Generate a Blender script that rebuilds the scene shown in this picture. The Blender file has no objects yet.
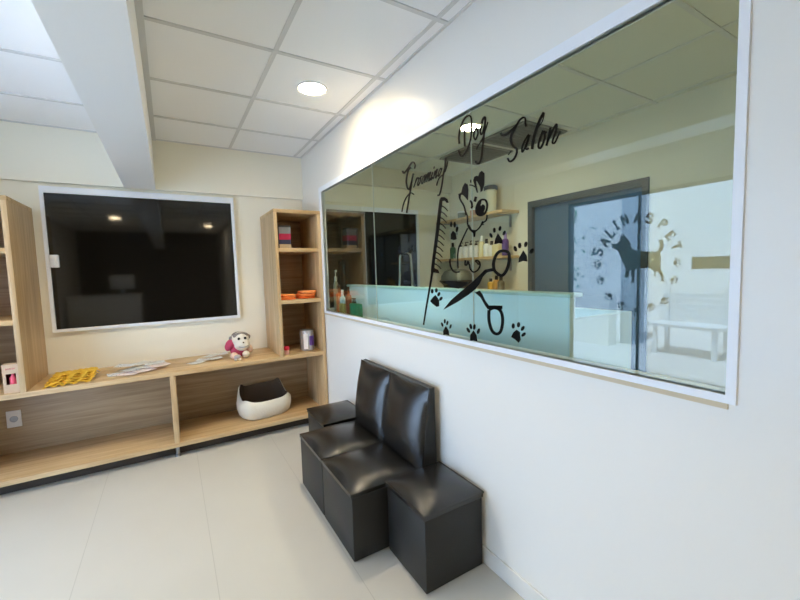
import bpy, bmesh, math, random
from mathutils import Vector, Matrix, Euler
random.seed(7)
S = bpy.context.scene
COL = S.collection
PI = math.pi

# ------------------------------------------------------------------ camera
F = 384.083
M = Matrix(((0.8570194826, 0.0647867229, -0.5111949598),
            (-0.5144296603, 0.0504702946, -0.8560460700),
            (-0.0296602593, 0.9966220095, 0.0765822376)))
CAM = Vector((0, 0, 1.442))
cam = bpy.data.cameras.new('camera')
cam.sensor_width = 36.0
cam.lens = F * 36.0 / 800.0
cam.clip_start = 0.02
co = bpy.data.objects.new('camera', cam)
COL.objects.link(co)
co.matrix_world = Matrix.Translation(CAM) @ M.to_4x4()
S.camera = co


def at(u, v, ax, val):
    """point of the real plane axis=val that lies behind photo pixel (u, v)"""
    d = M @ Vector(((u - 400) / F, -(v - 300) / F, -1.0))
    return CAM + d * ((val - CAM[ax]) / d[ax])


# ------------------------------------------------------------------ materials
def lin(c):
    return tuple(((x / 255) / 12.92 if x / 255 <= 0.04045 else ((x / 255 + 0.055) / 1.055) ** 2.4) for x in c)


def base_mat(name, rgb, rough=0.5, metal=0.0, spec=0.5, ior=1.45, bump=0.0, bscale=200.0, var=0.0, vscale=6.0):
    m = bpy.data.materials.new(name)
    m.use_nodes = True
    nt = m.node_tree
    b = nt.nodes['Principled BSDF']
    c = (*lin(rgb), 1)
    b.inputs['Base Color'].default_value = c
    b.inputs['Roughness'].default_value = rough
    b.inputs['Metallic'].default_value = metal
    b.inputs['IOR'].default_value = ior
    b.inputs['Specular IOR Level'].default_value = spec
    tc = nt.nodes.new('ShaderNodeTexCoord')
    if var > 0:
        n = nt.nodes.new('ShaderNodeTexNoise')
        n.inputs['Scale'].default_value = vscale
        n.inputs['Detail'].default_value = 4
        nt.links.new(tc.outputs['Object'], n.inputs['Vector'])
        mx = nt.nodes.new('ShaderNodeMix')
        mx.data_type = 'RGBA'
        mx.inputs[6].default_value = (c[0] * (1 - var), c[1] * (1 - var), c[2] * (1 - var), 1)
        mx.inputs[7].default_value = (min(1, c[0] * (1 + var)), min(1, c[1] * (1 + var)), min(1, c[2] * (1 + var)), 1)
        nt.links.new(n.outputs['Fac'], mx.inputs[0])
        nt.links.new(mx.outputs[2], b.inputs['Base Color'])
    if bump > 0:
        n2 = nt.nodes.new('ShaderNodeTexNoise')
        n2.inputs['Scale'].default_value = bscale
        n2.inputs['Detail'].default_value = 3
        nt.links.new(tc.outputs['Object'], n2.inputs['Vector'])
        bp = nt.nodes.new('ShaderNodeBump')
        bp.inputs['Strength'].default_value = bump
        bp.inputs['Distance'].default_value = 0.01
        nt.links.new(n2.outputs['Fac'], bp.inputs['Height'])
        nt.links.new(bp.outputs['Normal'], b.inputs['Normal'])
    return m


def wood_mat(name, light, dark, axis, rough=0.45):
    """grain running along axis 0 (x), 1 (y) or 2 (z)"""
    m = bpy.data.materials.new(name)
    m.use_nodes = True
    nt = m.node_tree
    b = nt.nodes['Principled BSDF']
    b.inputs['Roughness'].default_value = rough
    tc = nt.nodes.new('ShaderNodeTexCoord')
    mp = nt.nodes.new('ShaderNodeMapping')
    sc = [22.0, 22.0, 22.0]
    sc[axis] = 1.1
    mp.inputs['Scale'].default_value = sc
    nt.links.new(tc.outputs['Object'], mp.inputs['Vector'])
    n = nt.nodes.new('ShaderNodeTexNoise')
    n.inputs['Scale'].default_value = 1.0
    n.inputs['Detail'].default_value = 6
    n.inputs['Roughness'].default_value = 0.6
    n.inputs['Distortion'].default_value = 0.6
    nt.links.new(mp.outputs['Vector'], n.inputs['Vector'])
    sc2 = [90.0, 90.0, 90.0]
    sc2[axis] = 3.0
    mp2 = nt.nodes.new('ShaderNodeMapping')
    mp2.inputs['Scale'].default_value = sc2
    nt.links.new(tc.outputs['Object'], mp2.inputs['Vector'])
    n2 = nt.nodes.new('ShaderNodeTexNoise')
    n2.inputs['Scale'].default_value = 1.0
    n2.inputs['Detail'].default_value = 3
    nt.links.new(mp2.outputs['Vector'], n2.inputs['Vector'])
    ad = nt.nodes.new('ShaderNodeMath')
    ad.operation = 'MULTIPLY_ADD'
    nt.links.new(n2.outputs['Fac'], ad.inputs[0])
    ad.inputs[1].default_value = 0.35
    nt.links.new(n.outputs['Fac'], ad.inputs[2])
    r = nt.nodes.new('ShaderNodeValToRGB')
    r.color_ramp.elements[0].position = 0.48
    r.color_ramp.elements[0].color = (*lin(dark), 1)
    r.color_ramp.elements[1].position = 0.86
    r.color_ramp.elements[1].color = (*lin(light), 1)
    nt.links.new(ad.outputs[0], r.inputs['Fac'])
    nt.links.new(r.outputs['Color'], b.inputs['Base Color'])
    bp = nt.nodes.new('ShaderNodeBump')
    bp.inputs['Strength'].default_value = 0.06
    bp.inputs['Distance'].default_value = 0.002
    nt.links.new(n2.outputs['Fac'], bp.inputs['Height'])
    nt.links.new(bp.outputs['Normal'], b.inputs['Normal'])
    return m


def glass_mat(name, tint, f0=0.045):
    """thin pane: clear tinted transmission plus Fresnel mirror on each face"""
    m = bpy.data.materials.new(name)
    m.use_nodes = True
    nt = m.node_tree
    nt.nodes.remove(nt.nodes['Principled BSDF'])
    out = nt.nodes['Material Output']
    tr = nt.nodes.new('ShaderNodeBsdfTransparent')
    tr.inputs['Color'].default_value = (*tint, 1)
    gl = nt.nodes.new('ShaderNodeBsdfGlossy')
    gl.inputs['Roughness'].default_value = 0.0
    gl.inputs['Color'].default_value = (1, 1, 1, 1)
    ge = nt.nodes.new('ShaderNodeNewGeometry')
    dp = nt.nodes.new('ShaderNodeVectorMath')
    dp.operation = 'DOT_PRODUCT'
    nt.links.new(ge.outputs['Incoming'], dp.inputs[0])
    nt.links.new(ge.outputs['Normal'], dp.inputs[1])

    def math_node(op, a, bv=None):
        q = nt.nodes.new('ShaderNodeMath')
        q.operation = op
        for i, x in enumerate((a, bv)):
            if x is None:
                continue
            if isinstance(x, (int, float)):
                q.inputs[i].default_value = x
            else:
                nt.links.new(x, q.inputs[i])
        return q.outputs[0]
    c = math_node('ABSOLUTE', dp.outputs['Value'])
    c = math_node('SUBTRACT', 1.0, c)
    c = math_node('POWER', c, 5.0)
    c = math_node('MULTIPLY', c, 1.0 - f0)
    c = math_node('ADD', c, f0)
    mx = nt.nodes.new('ShaderNodeMixShader')
    nt.links.new(c, mx.inputs[0])
    nt.links.new(tr.outputs[0], mx.inputs[1])
    nt.links.new(gl.outputs[0], mx.inputs[2])
    nt.links.new(mx.outputs[0], out.inputs['Surface'])
    return m


def emit_mat(name, rgb, strength):
    m = bpy.data.materials.new(name)
    m.use_nodes = True
    nt = m.node_tree
    b = nt.nodes['Principled BSDF']
    b.inputs['Base Color'].default_value = (0.8, 0.8, 0.8, 1)
    b.inputs['Emission Color'].default_value = (*rgb, 1)
    b.inputs['Emission Strength'].default_value = strength
    return m


def floor_mat():
    m = base_mat('porcelain_floor', (200, 197, 188), rough=0.32, var=0.05, vscale=2.2)
    nt = m.node_tree
    b = nt.nodes['Principled BSDF']
    link = b.inputs['Base Color'].links[0]
    src = link.from_socket
    tc = nt.nodes.new('ShaderNodeTexCoord')
    mp = nt.nodes.new('ShaderNodeMapping')
    mp.inputs['Location'].default_value = (0.482, 0.2, 0)
    nt.links.new(tc.outputs['Object'], mp.inputs['Vector'])
    br = nt.nodes.new('ShaderNodeTexBrick')
    br.offset = 0.0
    br.inputs['Scale'].default_value = 1.0
    br.inputs['Brick Width'].default_value = 0.583
    br.inputs['Row Height'].default_value = 9.0
    br.inputs['Mortar Size'].default_value = 0.0022
    br.inputs['Mortar Smooth'].default_value = 0.3
    nt.links.new(mp.outputs['Vector'], br.inputs['Vector'])
    mx = nt.nodes.new('ShaderNodeMix')
    mx.data_type = 'RGBA'
    nt.links.new(br.outputs['Fac'], mx.inputs[0])
    nt.links.new(src, mx.inputs[6])
    mx.inputs[7].default_value = (*lin((184, 181, 172)), 1)
    nt.links.new(mx.outputs[2], b.inputs['Base Color'])
    return m


MAT = {}
MAT['wall'] = base_mat('white_wall_paint', (238, 237, 232), rough=0.33, bump=0.02, bscale=120)
MAT['wall_cream'] = base_mat('cream_wall_tone', (243, 239, 222), rough=0.4, bump=0.02, bscale=120)  # creamier base colour for the back wall and bulkhead
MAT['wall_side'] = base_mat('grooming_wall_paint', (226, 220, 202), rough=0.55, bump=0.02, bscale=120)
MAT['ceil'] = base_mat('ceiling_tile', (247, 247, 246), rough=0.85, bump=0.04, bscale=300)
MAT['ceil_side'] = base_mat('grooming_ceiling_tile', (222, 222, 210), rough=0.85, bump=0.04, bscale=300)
MAT['tbar'] = base_mat('ceiling_grid', (216, 216, 214), rough=0.5)
MAT['floor'] = floor_mat()
MAT['frame'] = base_mat('white_aluminium', (240, 244, 250), rough=0.35)
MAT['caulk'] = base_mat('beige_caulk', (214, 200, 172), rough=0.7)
MAT['base'] = base_mat('white_baseboard', (226, 225, 220), rough=0.35)
MAT['glass'] = glass_mat('clear_glass', (0.92, 0.975, 0.935), 0.05)
MAT['doorglass'] = glass_mat('door_glass', (0.975, 0.98, 0.985), 0.035)
MAT['darkglass'] = base_mat('dark_glass', (14, 14, 13), rough=0.05, ior=1.6)
MAT['joint'] = base_mat('silicone_joint', (205, 214, 208), rough=0.4)
MAT['vinyl'] = base_mat('black_vinyl', (9, 9, 9), rough=0.6, spec=0.15)
WX = wood_mat('oak_grain_x', (216, 187, 143), (182, 148, 103), 0)
WZ = wood_mat('oak_grain_z', (212, 184, 142), (178, 145, 102), 2)
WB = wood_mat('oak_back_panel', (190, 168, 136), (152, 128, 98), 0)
MAT['leather'] = base_mat('black_leatherette', (27, 27, 27), rough=0.27, bump=0.08, bscale=260, ior=1.65)
MAT['leather_side'] = base_mat('black_leatherette_side', (34, 34, 33), rough=0.48, bump=0.15, bscale=220)
MAT['chrome'] = base_mat('chrome', (210, 212, 214), rough=0.18, metal=1.0)
MAT['steel'] = base_mat('brushed_steel', (170, 172, 174), rough=0.35, metal=1.0)
MAT['plastic_white'] = base_mat('white_plastic', (232, 233, 234), rough=0.4)
MAT['black'] = base_mat('black_plastic', (20, 20, 20), rough=0.4)


def mat(name, rgb, **k):
    if name not in MAT:
        MAT[name] = base_mat(name, rgb, **k)
    return MAT[name]


# ------------------------------------------------------------------ mesh helpers
def link(name, bm, m, parent=None, smooth=False, angle=35):
    me = bpy.data.meshes.new(name)
    bmesh.ops.recalc_face_normals(bm, faces=bm.faces[:])
    bm.to_mesh(me)
    bm.free()
    o = bpy.data.objects.new(name, me)
    COL.objects.link(o)
    if m is not None:
        for x in (m if isinstance(m, (list, tuple)) else [m]):
            me.materials.append(x)
    if smooth:
        me.shade_smooth()
        me.set_sharp_from_angle(angle=math.radians(angle))
    if parent is not None:
        o.parent = parent
    return o


def bx(bm, x0, x1, y0, y1, z0, z1, bevel=0.0, seg=2, mi=0):
    vs = [bm.verts.new((x, y, z)) for z in (z0, z1) for y in (y0, y1) for x in (x0, x1)]
    fs = []
    for q in ((0, 2, 3, 1), (4, 5, 7, 6), (0, 1, 5, 4), (2, 6, 7, 3), (0, 4, 6, 2), (1, 3, 7, 5)):
        f = bm.faces.new([vs[i] for i in q])
        f.material_index = mi
        fs.append(f)
    if bevel > 0:
        es = list({e for f in fs for e in f.edges})
        bmesh.ops.bevel(bm, geom=es, offset=bevel, segments=seg, affect='EDGES', profile=0.5)


def box(name, x0, x1, y0, y1, z0, z1, m, parent=None, bevel=0.0, off=None, smooth=None):
    bm = bmesh.new()
    bx(bm, x0, x1, y0, y1, z0, z1, bevel)
    return link(name, bm, m, parent, smooth=(bevel > 0 if smooth is None else smooth), angle=40)


def lathe(bm, prof, cx=0, cy=0, seg=24, mi=0):
    rings = []
    for r, z in prof:
        if r < 1e-5:
            rings.append([bm.verts.new((cx, cy, z))])
        else:
            rings.append([bm.verts.new((cx + r * math.cos(2 * PI * i / seg), cy + r * math.sin(2 * PI * i / seg), z)) for i in range(seg)])
    for a, b in zip(rings, rings[1:]):
        for i in range(seg):
            j = (i + 1) % seg
            if len(a) == 1 and len(b) == 1:
                continue
            if len(a) == 1:
                f = bm.faces.new((a[0], b[i], b[j]))
            elif len(b) == 1:
                f = bm.faces.new((a[i], a[j], b[0]))
            else:
                f = bm.faces.new((a[i], a[j], b[j], b[i]))
            f.material_index = mi


def tube(bm, pts, r, seg=10):
    pts = [Vector(p) for p in pts]
    rings = []
    up = Vector((0, 0, 1))
    for i, p in enumerate(pts):
        t = (pts[min(i + 1, len(pts) - 1)] - pts[max(i - 1, 0)]).normalized()
        a = t.cross(up)
        if a.length < 1e-3:
            a = t.cross(Vector((1, 0, 0)))
        a.normalize()
        b = t.cross(a)
        rings.append([bm.verts.new(p + (a * math.cos(2 * PI * k / seg) + b * math.sin(2 * PI * k / seg)) * r) for k in range(seg)])
    for a, b in zip(rings, rings[1:]):
        for k in range(seg):
            bm.faces.new((a[k], a[(k + 1) % seg], b[(k + 1) % seg], b[k]))
    bm.faces.new(rings[0])
    bm.faces.new(rings[-1][::-1])


def ball(bm, c, r, seg=16, scale=(1, 1, 1), rot=None):
    mtx = Matrix.Translation(Vector(c))
    if rot:
        mtx = mtx @ Euler(rot).to_matrix().to_4x4()
    mtx = mtx @ Matrix.Diagonal((scale[0] * r, scale[1] * r, scale[2] * r, 1))
    bmesh.ops.create_uvsphere(bm, u_segments=seg, v_segments=max(6, seg * 2 // 3), radius=1.0, matrix=mtx)


def puff(bm, q, depth_q, bulge, n=14, power=2.2, wrinkle=0.0):
    """padded slab: front quad q (p00,p10,p11,p01) swollen by bulge, straight back to depth_q"""
    q = [Vector(p) for p in q]
    d = [Vector(p) for p in depth_q]
    nrm = (q[1] - q[0]).cross(q[3] - q[0]).normalized()
    ctr = sum(q, Vector()) / 4 - sum(d, Vector()) / 4
    if nrm.dot(ctr) < 0:
        nrm = -nrm

    def bil(c, s, t):
        return (c[0] * (1 - s) + c[1] * s) * (1 - t) + (c[3] * (1 - s) + c[2] * s) * t
    g = [[None] * (n + 1) for _ in range(n + 1)]
    for i in range(n + 1):
        for j in range(n + 1):
            s, t = i / n, j / n
            a = (1 - abs(2 * s - 1) ** power) * (1 - abs(2 * t - 1) ** power)
            w = wrinkle * math.sin(9 * s + 5 * t) * math.sin(7 * t) * a
            g[i][j] = bm.verts.new(bil(q, s, t) + nrm * (bulge * a ** 0.75 + w))
    for i in range(n):
        for j in range(n):
            bm.faces.new((g[i][j], g[i + 1][j], g[i + 1][j + 1], g[i][j + 1]))
    loop = [(i, 0) for i in range(n)] + [(n, j) for j in range(n)] + [(i, n) for i in range(n, 0, -1)] + [(0, j) for j in range(n, 0, -1)]
    back = [bm.verts.new(bil(d, i / n, j / n)) for i, j in loop]
    L = len(loop)
    for k in range(L):
        k2 = (k + 1) % L
        bm.faces.new((g[loop[k][0]][loop[k][1]], g[loop[k2][0]][loop[k2][1]], back[k2], back[k]))
    bm.faces.new(back)


def empty(name, loc=(0, 0, 0), rz=0.0):
    o = bpy.data.objects.new(name, None)
    o.empty_display_size = 0.1
    o.location = loc
    o.rotation_euler = (0, 0, rz)
    COL.objects.link(o)
    return o


def tag(o, label=None, cat=None, group=None, kind=None):
    if label:
        o['label'] = label
    if cat:
        o['category'] = cat
    if group:
        o['group'] = group
    if kind:
        o['kind'] = kind
    return o


def struct(o):
    o['kind'] = 'structure'
    return o


def dup(root, loc, rz=None, label=None, group=None):
    r = root.copy()
    COL.objects.link(r)
    r.location = loc
    if rz is not None:
        r.rotation_euler = (0, 0, rz)
    if label:
        r['label'] = label
    if group:
        r['group'] = group
    for ch in list(root.children):
        c = ch.copy()
        COL.objects.link(c)
        c.parent = r
        for g in list(ch.children):
            d = g.copy()
            COL.objects.link(d)
            d.parent = c
    return r


# ------------------------------------------------------------------ room shell
XW = 1.244          # face of the partition with the big window
XI = 1.266          # its other face
XL = -1.86          # entrance side
YB = 4.03           # back wall
ZC = 2.63           # ceiling
XF = 3.20           # far wall of the grooming room
YN = -4.0

struct(box('floor', XL - 0.1, XF + 0.1, YN - 0.1, YB + 0.12, -0.12, 0.0, MAT['floor']))
struct(box('ceiling', XL - 0.1, XW + 0.06, YN - 0.1, YB + 0.12, ZC, ZC + 0.12, MAT['ceil']))
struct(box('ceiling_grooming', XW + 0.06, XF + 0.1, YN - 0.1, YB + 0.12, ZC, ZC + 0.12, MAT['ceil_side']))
struct(box('wall_back', XL - 0.1, XF + 0.1, YB, YB + 0.12, 0, ZC, MAT['wall_cream']))
struct(box('wall_front', XL - 0.1, XF + 0.1, YN - 0.1, YN, 0, ZC, mat('front_wall_dimmed', (104, 92, 74), rough=0.6)))  # base colour darkened to stand in for the unlit rear of the room

WY0, WY1, WZ0, WZ1 = 0.413, 3.425, 1.089, 2.178       # glass opening
bm = bmesh.new()
bx(bm, XW, XI, YN, WY0, 0, ZC)
bx(bm, XW, XI, WY1, YB, 0, ZC)
bx(bm, XW, XI, WY0, WY1, 0, WZ0)
bx(bm, XW, XI, WY0, WY1, WZ1, ZC)
struct(link('wall_right', bm, MAT['wall']))

EY0, EY1, EZ = 0.75, 3.09, 2.2                         # entrance opening
bm = bmesh.new()
bx(bm, XL - 0.1, XL, YN, EY0, 0, ZC)
bx(bm, XL - 0.1, XL, EY1, YB, 0, ZC)
bx(bm, XL - 0.1, XL, EY0, EY1, EZ, ZC)
struct(link('wall_left', bm, MAT['wall']))

DY0, DY1, DZ = 1.58, 2.74, 2.10                        # doorway in the far wall
bm = bmesh.new()
bx(bm, XF, XF + 0.1, YN, DY0, 0, ZC)
bx(bm, XF, XF + 0.1, DY1, YB, 0, ZC)
bx(bm, XF, XF + 0.1, DY0, DY1, DZ, ZC)
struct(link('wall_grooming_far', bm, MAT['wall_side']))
bm = bmesh.new()
bx(bm, XF - 0.012, XF + 0.06, DY0 + 0.0, DY0 + 0.05, 0, DZ)
bx(bm, XF - 0.012, XF + 0.06, DY1 - 0.05, DY1, 0, DZ)
bx(bm, XF - 0.012, XF + 0.06, DY0 + 0.05, DY1 - 0.05, DZ - 0.06, DZ)
d2 = struct(link('door_2', bm, mat('grey_door_frame', (66, 74, 78), rough=0.4)))
bm = bmesh.new()
bx(bm, XF + 0.02, XF + 0.05, DY0 + 0.05, (DY0 + DY1) / 2, 0, DZ - 0.06)
bx(bm, XF + 0.035, XF + 0.065, (DY0 + DY1) / 2, DY1 - 0.05, 0, DZ - 0.06)
link('door_panel', bm, mat('slate_door', (70, 98, 126), rough=0.25), d2)

# bulkhead over the back wall and the long beam
struct(box('trim_1', XL, XW, 3.985, YB, 2.205, ZC, MAT['wall_cream']))
struct(box('trim_2', -0.272, -0.052, YN, 3.985, 2.2, ZC, MAT['wall']))

# suspended ceiling grid, one mesh per room
bm = bmesh.new()
T = 0.012
ys = [1.54 + 0.625 * k for k in range(-8, 4)]
for x in (0.563, 1.168):
    bx(bm, x - T, x + T, YN, 3.985, ZC - 0.005, ZC)
for y in ys:
    bx(bm, -0.03, 1.235, y - T, y + T, ZC - 0.006, ZC)
    bx(bm, XL, -0.29, y - T, y + T, ZC - 0.006, ZC)
bx(bm, -0.052, -0.022, YN, 3.985, ZC - 0.012, ZC)
bx(bm, -0.297, -0.272, YN, 3.985, ZC - 0.012, ZC)
bx(bm, XW - 0.014, XW, YN, 3.985, ZC - 0.007, ZC)
bx(bm, -0.022, XW - 0.014, 3.967, 3.985, ZC - 0.007, ZC)
bx(bm, XL, -0.297, 3.967, 3.985, ZC - 0.007, ZC)
for x in (-1.20,):
    bx(bm, x - T, x + T, YN, 3.985, ZC - 0.005, ZC)
struct(link('trim_3', bm, MAT['tbar']))
bm = bmesh.new()
for x in (1.87, 2.50, 3.13):
    bx(bm, x - T, x + T, YN, YB, ZC - 0.005, ZC)
for y in ys + [1.54 + 0.625 * 4 - 0.02]:
    bx(bm, XI, XF, y - T, y + T, ZC - 0.006, ZC)
struct(link('trim_4', bm, MAT['tbar']))
bm = bmesh.new()
bx(bm, XI, XF - 0.001, YB - 0.07, YB, 2.42, ZC)
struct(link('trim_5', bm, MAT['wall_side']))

# skirting of the partition
bm = bmesh.new()
bx(bm, XW - 0.013, XW, YN, 3.46, 0, 0.085, bevel=0.003, seg=1)
struct(link('baseboard_right', bm, MAT['base']))

# ------------------------------------------------------------------ window_1 : big interior window
bm = bmesh.new()
fx0, fx1 = XW - 0.008, XI + 0.008
bx(bm, fx0, fx1, WY0 - 0.022, WY1 + 0.06, WZ1, WZ1 + 0.045)
bx(bm, fx0, fx1, WY0 - 0.022, WY1 + 0.06, WZ0 - 0.022, WZ0)
bx(bm, fx0, fx1, WY0 - 0.022, WY0, WZ0, WZ1)
bx(bm, fx0, fx1, WY1, WY1 + 0.06, WZ0, WZ1)
w1 = struct(link('window_1', bm, MAT['frame']))
GX0, GX1 = 1.247, 1.251
for a, b in ((WY0, 1.400), (1.402, 2.410), (2.412, WY1)):
    box('glass_pane', GX0, GX1, a, b, WZ0, WZ1, MAT['glass'], w1)
bm = bmesh.new()
for y in (1.401, 2.411):
    bx(bm, GX0 - 0.001, GX1 + 0.001, y - 0.0009, y + 0.0009, WZ0, WZ1)
link('glass_joint', bm, MAT['joint'], w1)
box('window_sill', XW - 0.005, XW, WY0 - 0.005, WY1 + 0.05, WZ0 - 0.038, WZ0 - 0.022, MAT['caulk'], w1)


box('window_ledge', XI + 0.009, 1.40, WY0, WY1 + 0.06, WZ0 - 0.055, WZ0 - 0.025, MAT['frame'], w1)


# ------------------------------------------------------------------ window_2 / window_3 : dark sliding windows on the back wall
def dark_window(n, x0, x1, z0, z1, yf):
    f = 0.023
    bm = bmesh.new()
    bx(bm, x0 - f, x1 + f, yf, YB, z1, z1 + 0.05)
    bx(bm, x0 - f, x1 + f, yf, YB, z0 - f, z0)
    bx(bm, x0 - f, x0, yf, YB, z0, z1)
    bx(bm, x1, x1 + f, yf, YB, z0, z1)
    w = struct(link('window_%d' % n, bm, MAT['frame']))
    mid = (x0 + x1) / 2 + 0.06
    box('dark_pane', x0, mid + 0.005, yf + 0.018, yf + 0.024, z0, z1, MAT['darkglass'], w)
    box('dark_pane', mid - 0.005, x1, yf + 0.026, YB - 0.002, z0, z1, MAT['darkglass'], w)
    return w


w2 = dark_window(2, -0.793, 0.546, 1.055, 2.125, 3.99)
bm = bmesh.new()
bx(bm, -0.79, -0.735, 3.975, 4.008, 1.545, 1.645, bevel=0.006)
bx(bm, -0.775, -0.752, 3.962, 3.976, 1.56, 1.63, bevel=0.004)
link('window_latch', bm, MAT['frame'], w2, smooth=True)
w3 = dark_window(3, 1.40, 2.66, 1.055, 2.125, 3.99)

# ------------------------------------------------------------------ door_1 : glazed street entrance
bm = bmesh.new()
bx(bm, XL - 0.04, XL + 0.018, EY1 - 0.035, EY1, 0, EZ)
bx(bm, XL - 0.04, XL + 0.018, EY0, EY0 + 0.035, 0, EZ)
bx(bm, XL - 0.04, XL + 0.018, EY0 + 0.035, EY1 - 0.035, EZ - 0.035, EZ)
bx(bm, XL - 0.012, XL + 0.016, 2.232, 2.254, 0, EZ - 0.035)
bx(bm, XL - 0.012, XL + 0.016, 1.19, 1.215, 0, EZ - 0.035)
d1 = struct(link('door_1', bm, mat('grey_door_profile', (70, 84, 92), rough=0.4)))
for a, b in ((2.256, EY1 - 0.035), (1.217, 2.230), (EY0 + 0.035, 1.188)):
    box('door_pane', XL - 0.002, XL + 0.006, a, b, 0.005, EZ - 0.037, MAT['doorglass'], d1)

# ------------------------------------------------------------------ decals
XD0, XD1 = 1.2452, 1.2468     # vinyl stands on the face of the window glass


def catmull(pts, n=6):
    if len(pts) < 3:
        return pts
    P = [Vector(p) for p in pts]
    out = []
    for i in range(len(P) - 1):
        p0 = P[max(i - 1, 0)]
        p1, p2 = P[i], P[i + 1]
        p3 = P[min(i + 2, len(P) - 1)]
        for k in range(n):
            t = k / n
            out.append(0.5 * ((2 * p1) + (p2 - p0) * t + (2 * p0 - 5 * p1 + 4 * p2 - p3) * t * t + (3 * p1 - p0 - 3 * p2 + p3) * t ** 3))
    out.append(P[-1])
    return out


class Decal:
    """flat shapes drawn in photo pixels, laid on a real plane x = const"""

    def __init__(self, x_front=XD0, x_back=XD1, ref=XW, mirror=False):
        self.bm = bmesh.new()
        self.xf, self.xb, self.ref, self.k = x_front, x_back, ref, (1.22 if ref == XW else 1.0)

    def P(self, p):
        w = at(p[0], p[1], 0, self.ref)
        return (w.y, w.z)

    def prism(self, yz):
        a = [self.bm.verts.new((self.xf, y, z)) for y, z in yz]
        b = [self.bm.verts.new((self.xb, y, z)) for y, z in yz]
        n = len(yz)
        try:
            self.bm.faces.new(a)
            self.bm.faces.new(b[::-1])
        except ValueError:
            return
        for i in range(n):
            j = (i + 1) % n
            self.bm.faces.new((a[i], b[i], b[j], a[j]))

    def poly(self, pts):
        self.prism([self.P(p) for p in pts])

    def ell(self, c, rx, ry, rot=0.0, n=14):
        pts = []
        for i in range(n):
            t = 2 * PI * i / n
            x, y = rx * math.cos(t), ry * math.sin(t)
            pts.append((c[0] + x * math.cos(rot) - y * math.sin(rot), c[1] + x * math.sin(rot) + y * math.cos(rot)))
        self.poly(pts)

    def stroke(self, pts, w, w1=None, closed=False, n=6):
        if closed:
            pts = list(pts) + [pts[0]]
        c = [Vector((p[0], p[1])) for p in catmull([(p[0], p[1], 0) for p in pts], n)]
        m = len(c)
        ws = []
        for i in range(m):
            t = i / max(1, m - 1)
            ww = self.k * (w if w1 is None else w + (w1 - w) * t)
            ws.append(ww / 2)
        L, R = [], []
        for i in range(m):
            t = (c[min(i + 1, m - 1)] - c[max(i - 1, 0)])
            if t.length < 1e-6:
                t = Vector((1, 0))
            t.normalize()
            nn = Vector((-t.y, t.x))
            L.append(c[i] + nn * ws[i])
            R.append(c[i] - nn * ws[i])
        Lf = [self.P(p) for p in L]
        Rf = [self.P(p) for p in R]
        a = [self.bm.verts.new((self.xf, *p)) for p in Lf]
        b = [self.bm.verts.new((self.xf, *p)) for p in Rf]
        a2 = [self.bm.verts.new((self.xb, *p)) for p in Lf]
        b2 = [self.bm.verts.new((self.xb, *p)) for p in Rf]
        for i in range(m - 1):
            self.bm.faces.new((a[i], a[i + 1], b[i + 1], b[i]))
            self.bm.faces.new((a2[i], b2[i], b2[i + 1], a2[i + 1]))
            self.bm.faces.new((a[i], a2[i], a2[i + 1], a[i + 1]))
            self.bm.faces.new((b[i], b[i + 1], b2[i + 1], b2[i]))
        self.bm.faces.new((a[0], b[0], b2[0], a2[0]))
        self.bm.faces.new((a[-1], a2[-1], b2[-1], b[-1]))

    def done(self, name, label, cat, group=None, m=None):
        o = link(name, self.bm, m or MAT['vinyl'])
        return tag(o, label, cat, group)


def zp(x0, y0, s, pts):
    return [(x0 + p[0] / s, y0 + p[1] / s) for p in pts]


# --- Grooming
D = Decal()
g = lambda *p: zp(400, 150, 8.571, p)
D.stroke(g((18, 180), (34, 196), (62, 162), (95, 112), (115, 104), (127, 130), (122, 160)), 1.5, 0.9)
D.stroke(g((92, 150), (72, 168), (58, 215), (52, 275), (62, 325), (78, 336), (90, 300), (100, 262)), 1.3)
D.stroke(g((112, 200), (98, 270), (88, 340), (76, 400), (66, 470), (54, 540)), 1.25)
D.stroke(g((116, 382), (92, 368), (60, 395), (34, 445), (20, 495), (14, 530)), 0.9)
bx_, by_ = 118.0, 320.0


def gl(u, v):    # script line: u in letter widths, v in x-heights
    return (400 + (bx_ + 36 * u + 20 * v) / 8.571, 150 + (by_ - 15.5 * u - 78 * v) / 8.571)


def script(D, f, strokes, w, w1=None):
    for s in strokes:
        D.stroke([f(*p) for p in s], w, w1)


script(D, gl, [
    [(-0.1, 0.0), (0.0, 0.55), (0.05, 1.05)], [(0.0, 0.45), (0.2, 0.95), (0.45, 1.0), (0.5, 0.8)],
    [(1.0, 0.9), (0.75, 0.7), (0.72, 0.25), (0.95, 0.0), (1.2, 0.3), (1.2, 0.75), (1.0, 0.9), (1.45, 0.95)],
    [(1.95, 0.9), (1.7, 0.7), (1.67, 0.25), (1.9, 0.0), (2.15, 0.3), (2.15, 0.75), (1.95, 0.9), (2.35, 0.95)],
    [(2.5, 0.0), (2.5, 0.5), (2.45, 0.95)], [(2.5, 0.3), (2.75, 0.95), (2.95, 0.95), (2.95, 0.0)],
    [(2.97, 0.3), (3.2, 0.95), (3.4, 0.95), (3.4, 0.2), (3.55, 0.0), (3.8, 0.3)],
    [(3.95, 0.9), (3.9, 0.2), (4.05, 0.0), (4.3, 0.3)], [(4.0, 1.25), (4.02, 1.5)],
    [(4.55, 0.0), (4.55, 0.5), (4.5, 0.95)], [(4.55, 0.3), (4.8, 0.95), (5.0, 0.95), (5.0, 0.2), (5.15, 0.0), (5.4, 0.3)],
    [(6.1, 0.75), (5.85, 0.95), (5.6, 0.7), (5.6, 0.25), (5.8, 0.05), (6.05, 0.35), (6.15, 0.9)]], 0.82)
D.stroke(g((388, 70), (384, 140), (368, 215), (358, 290), (343, 362), (330, 388), (318, 385)), 1.45, 1.0)
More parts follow.
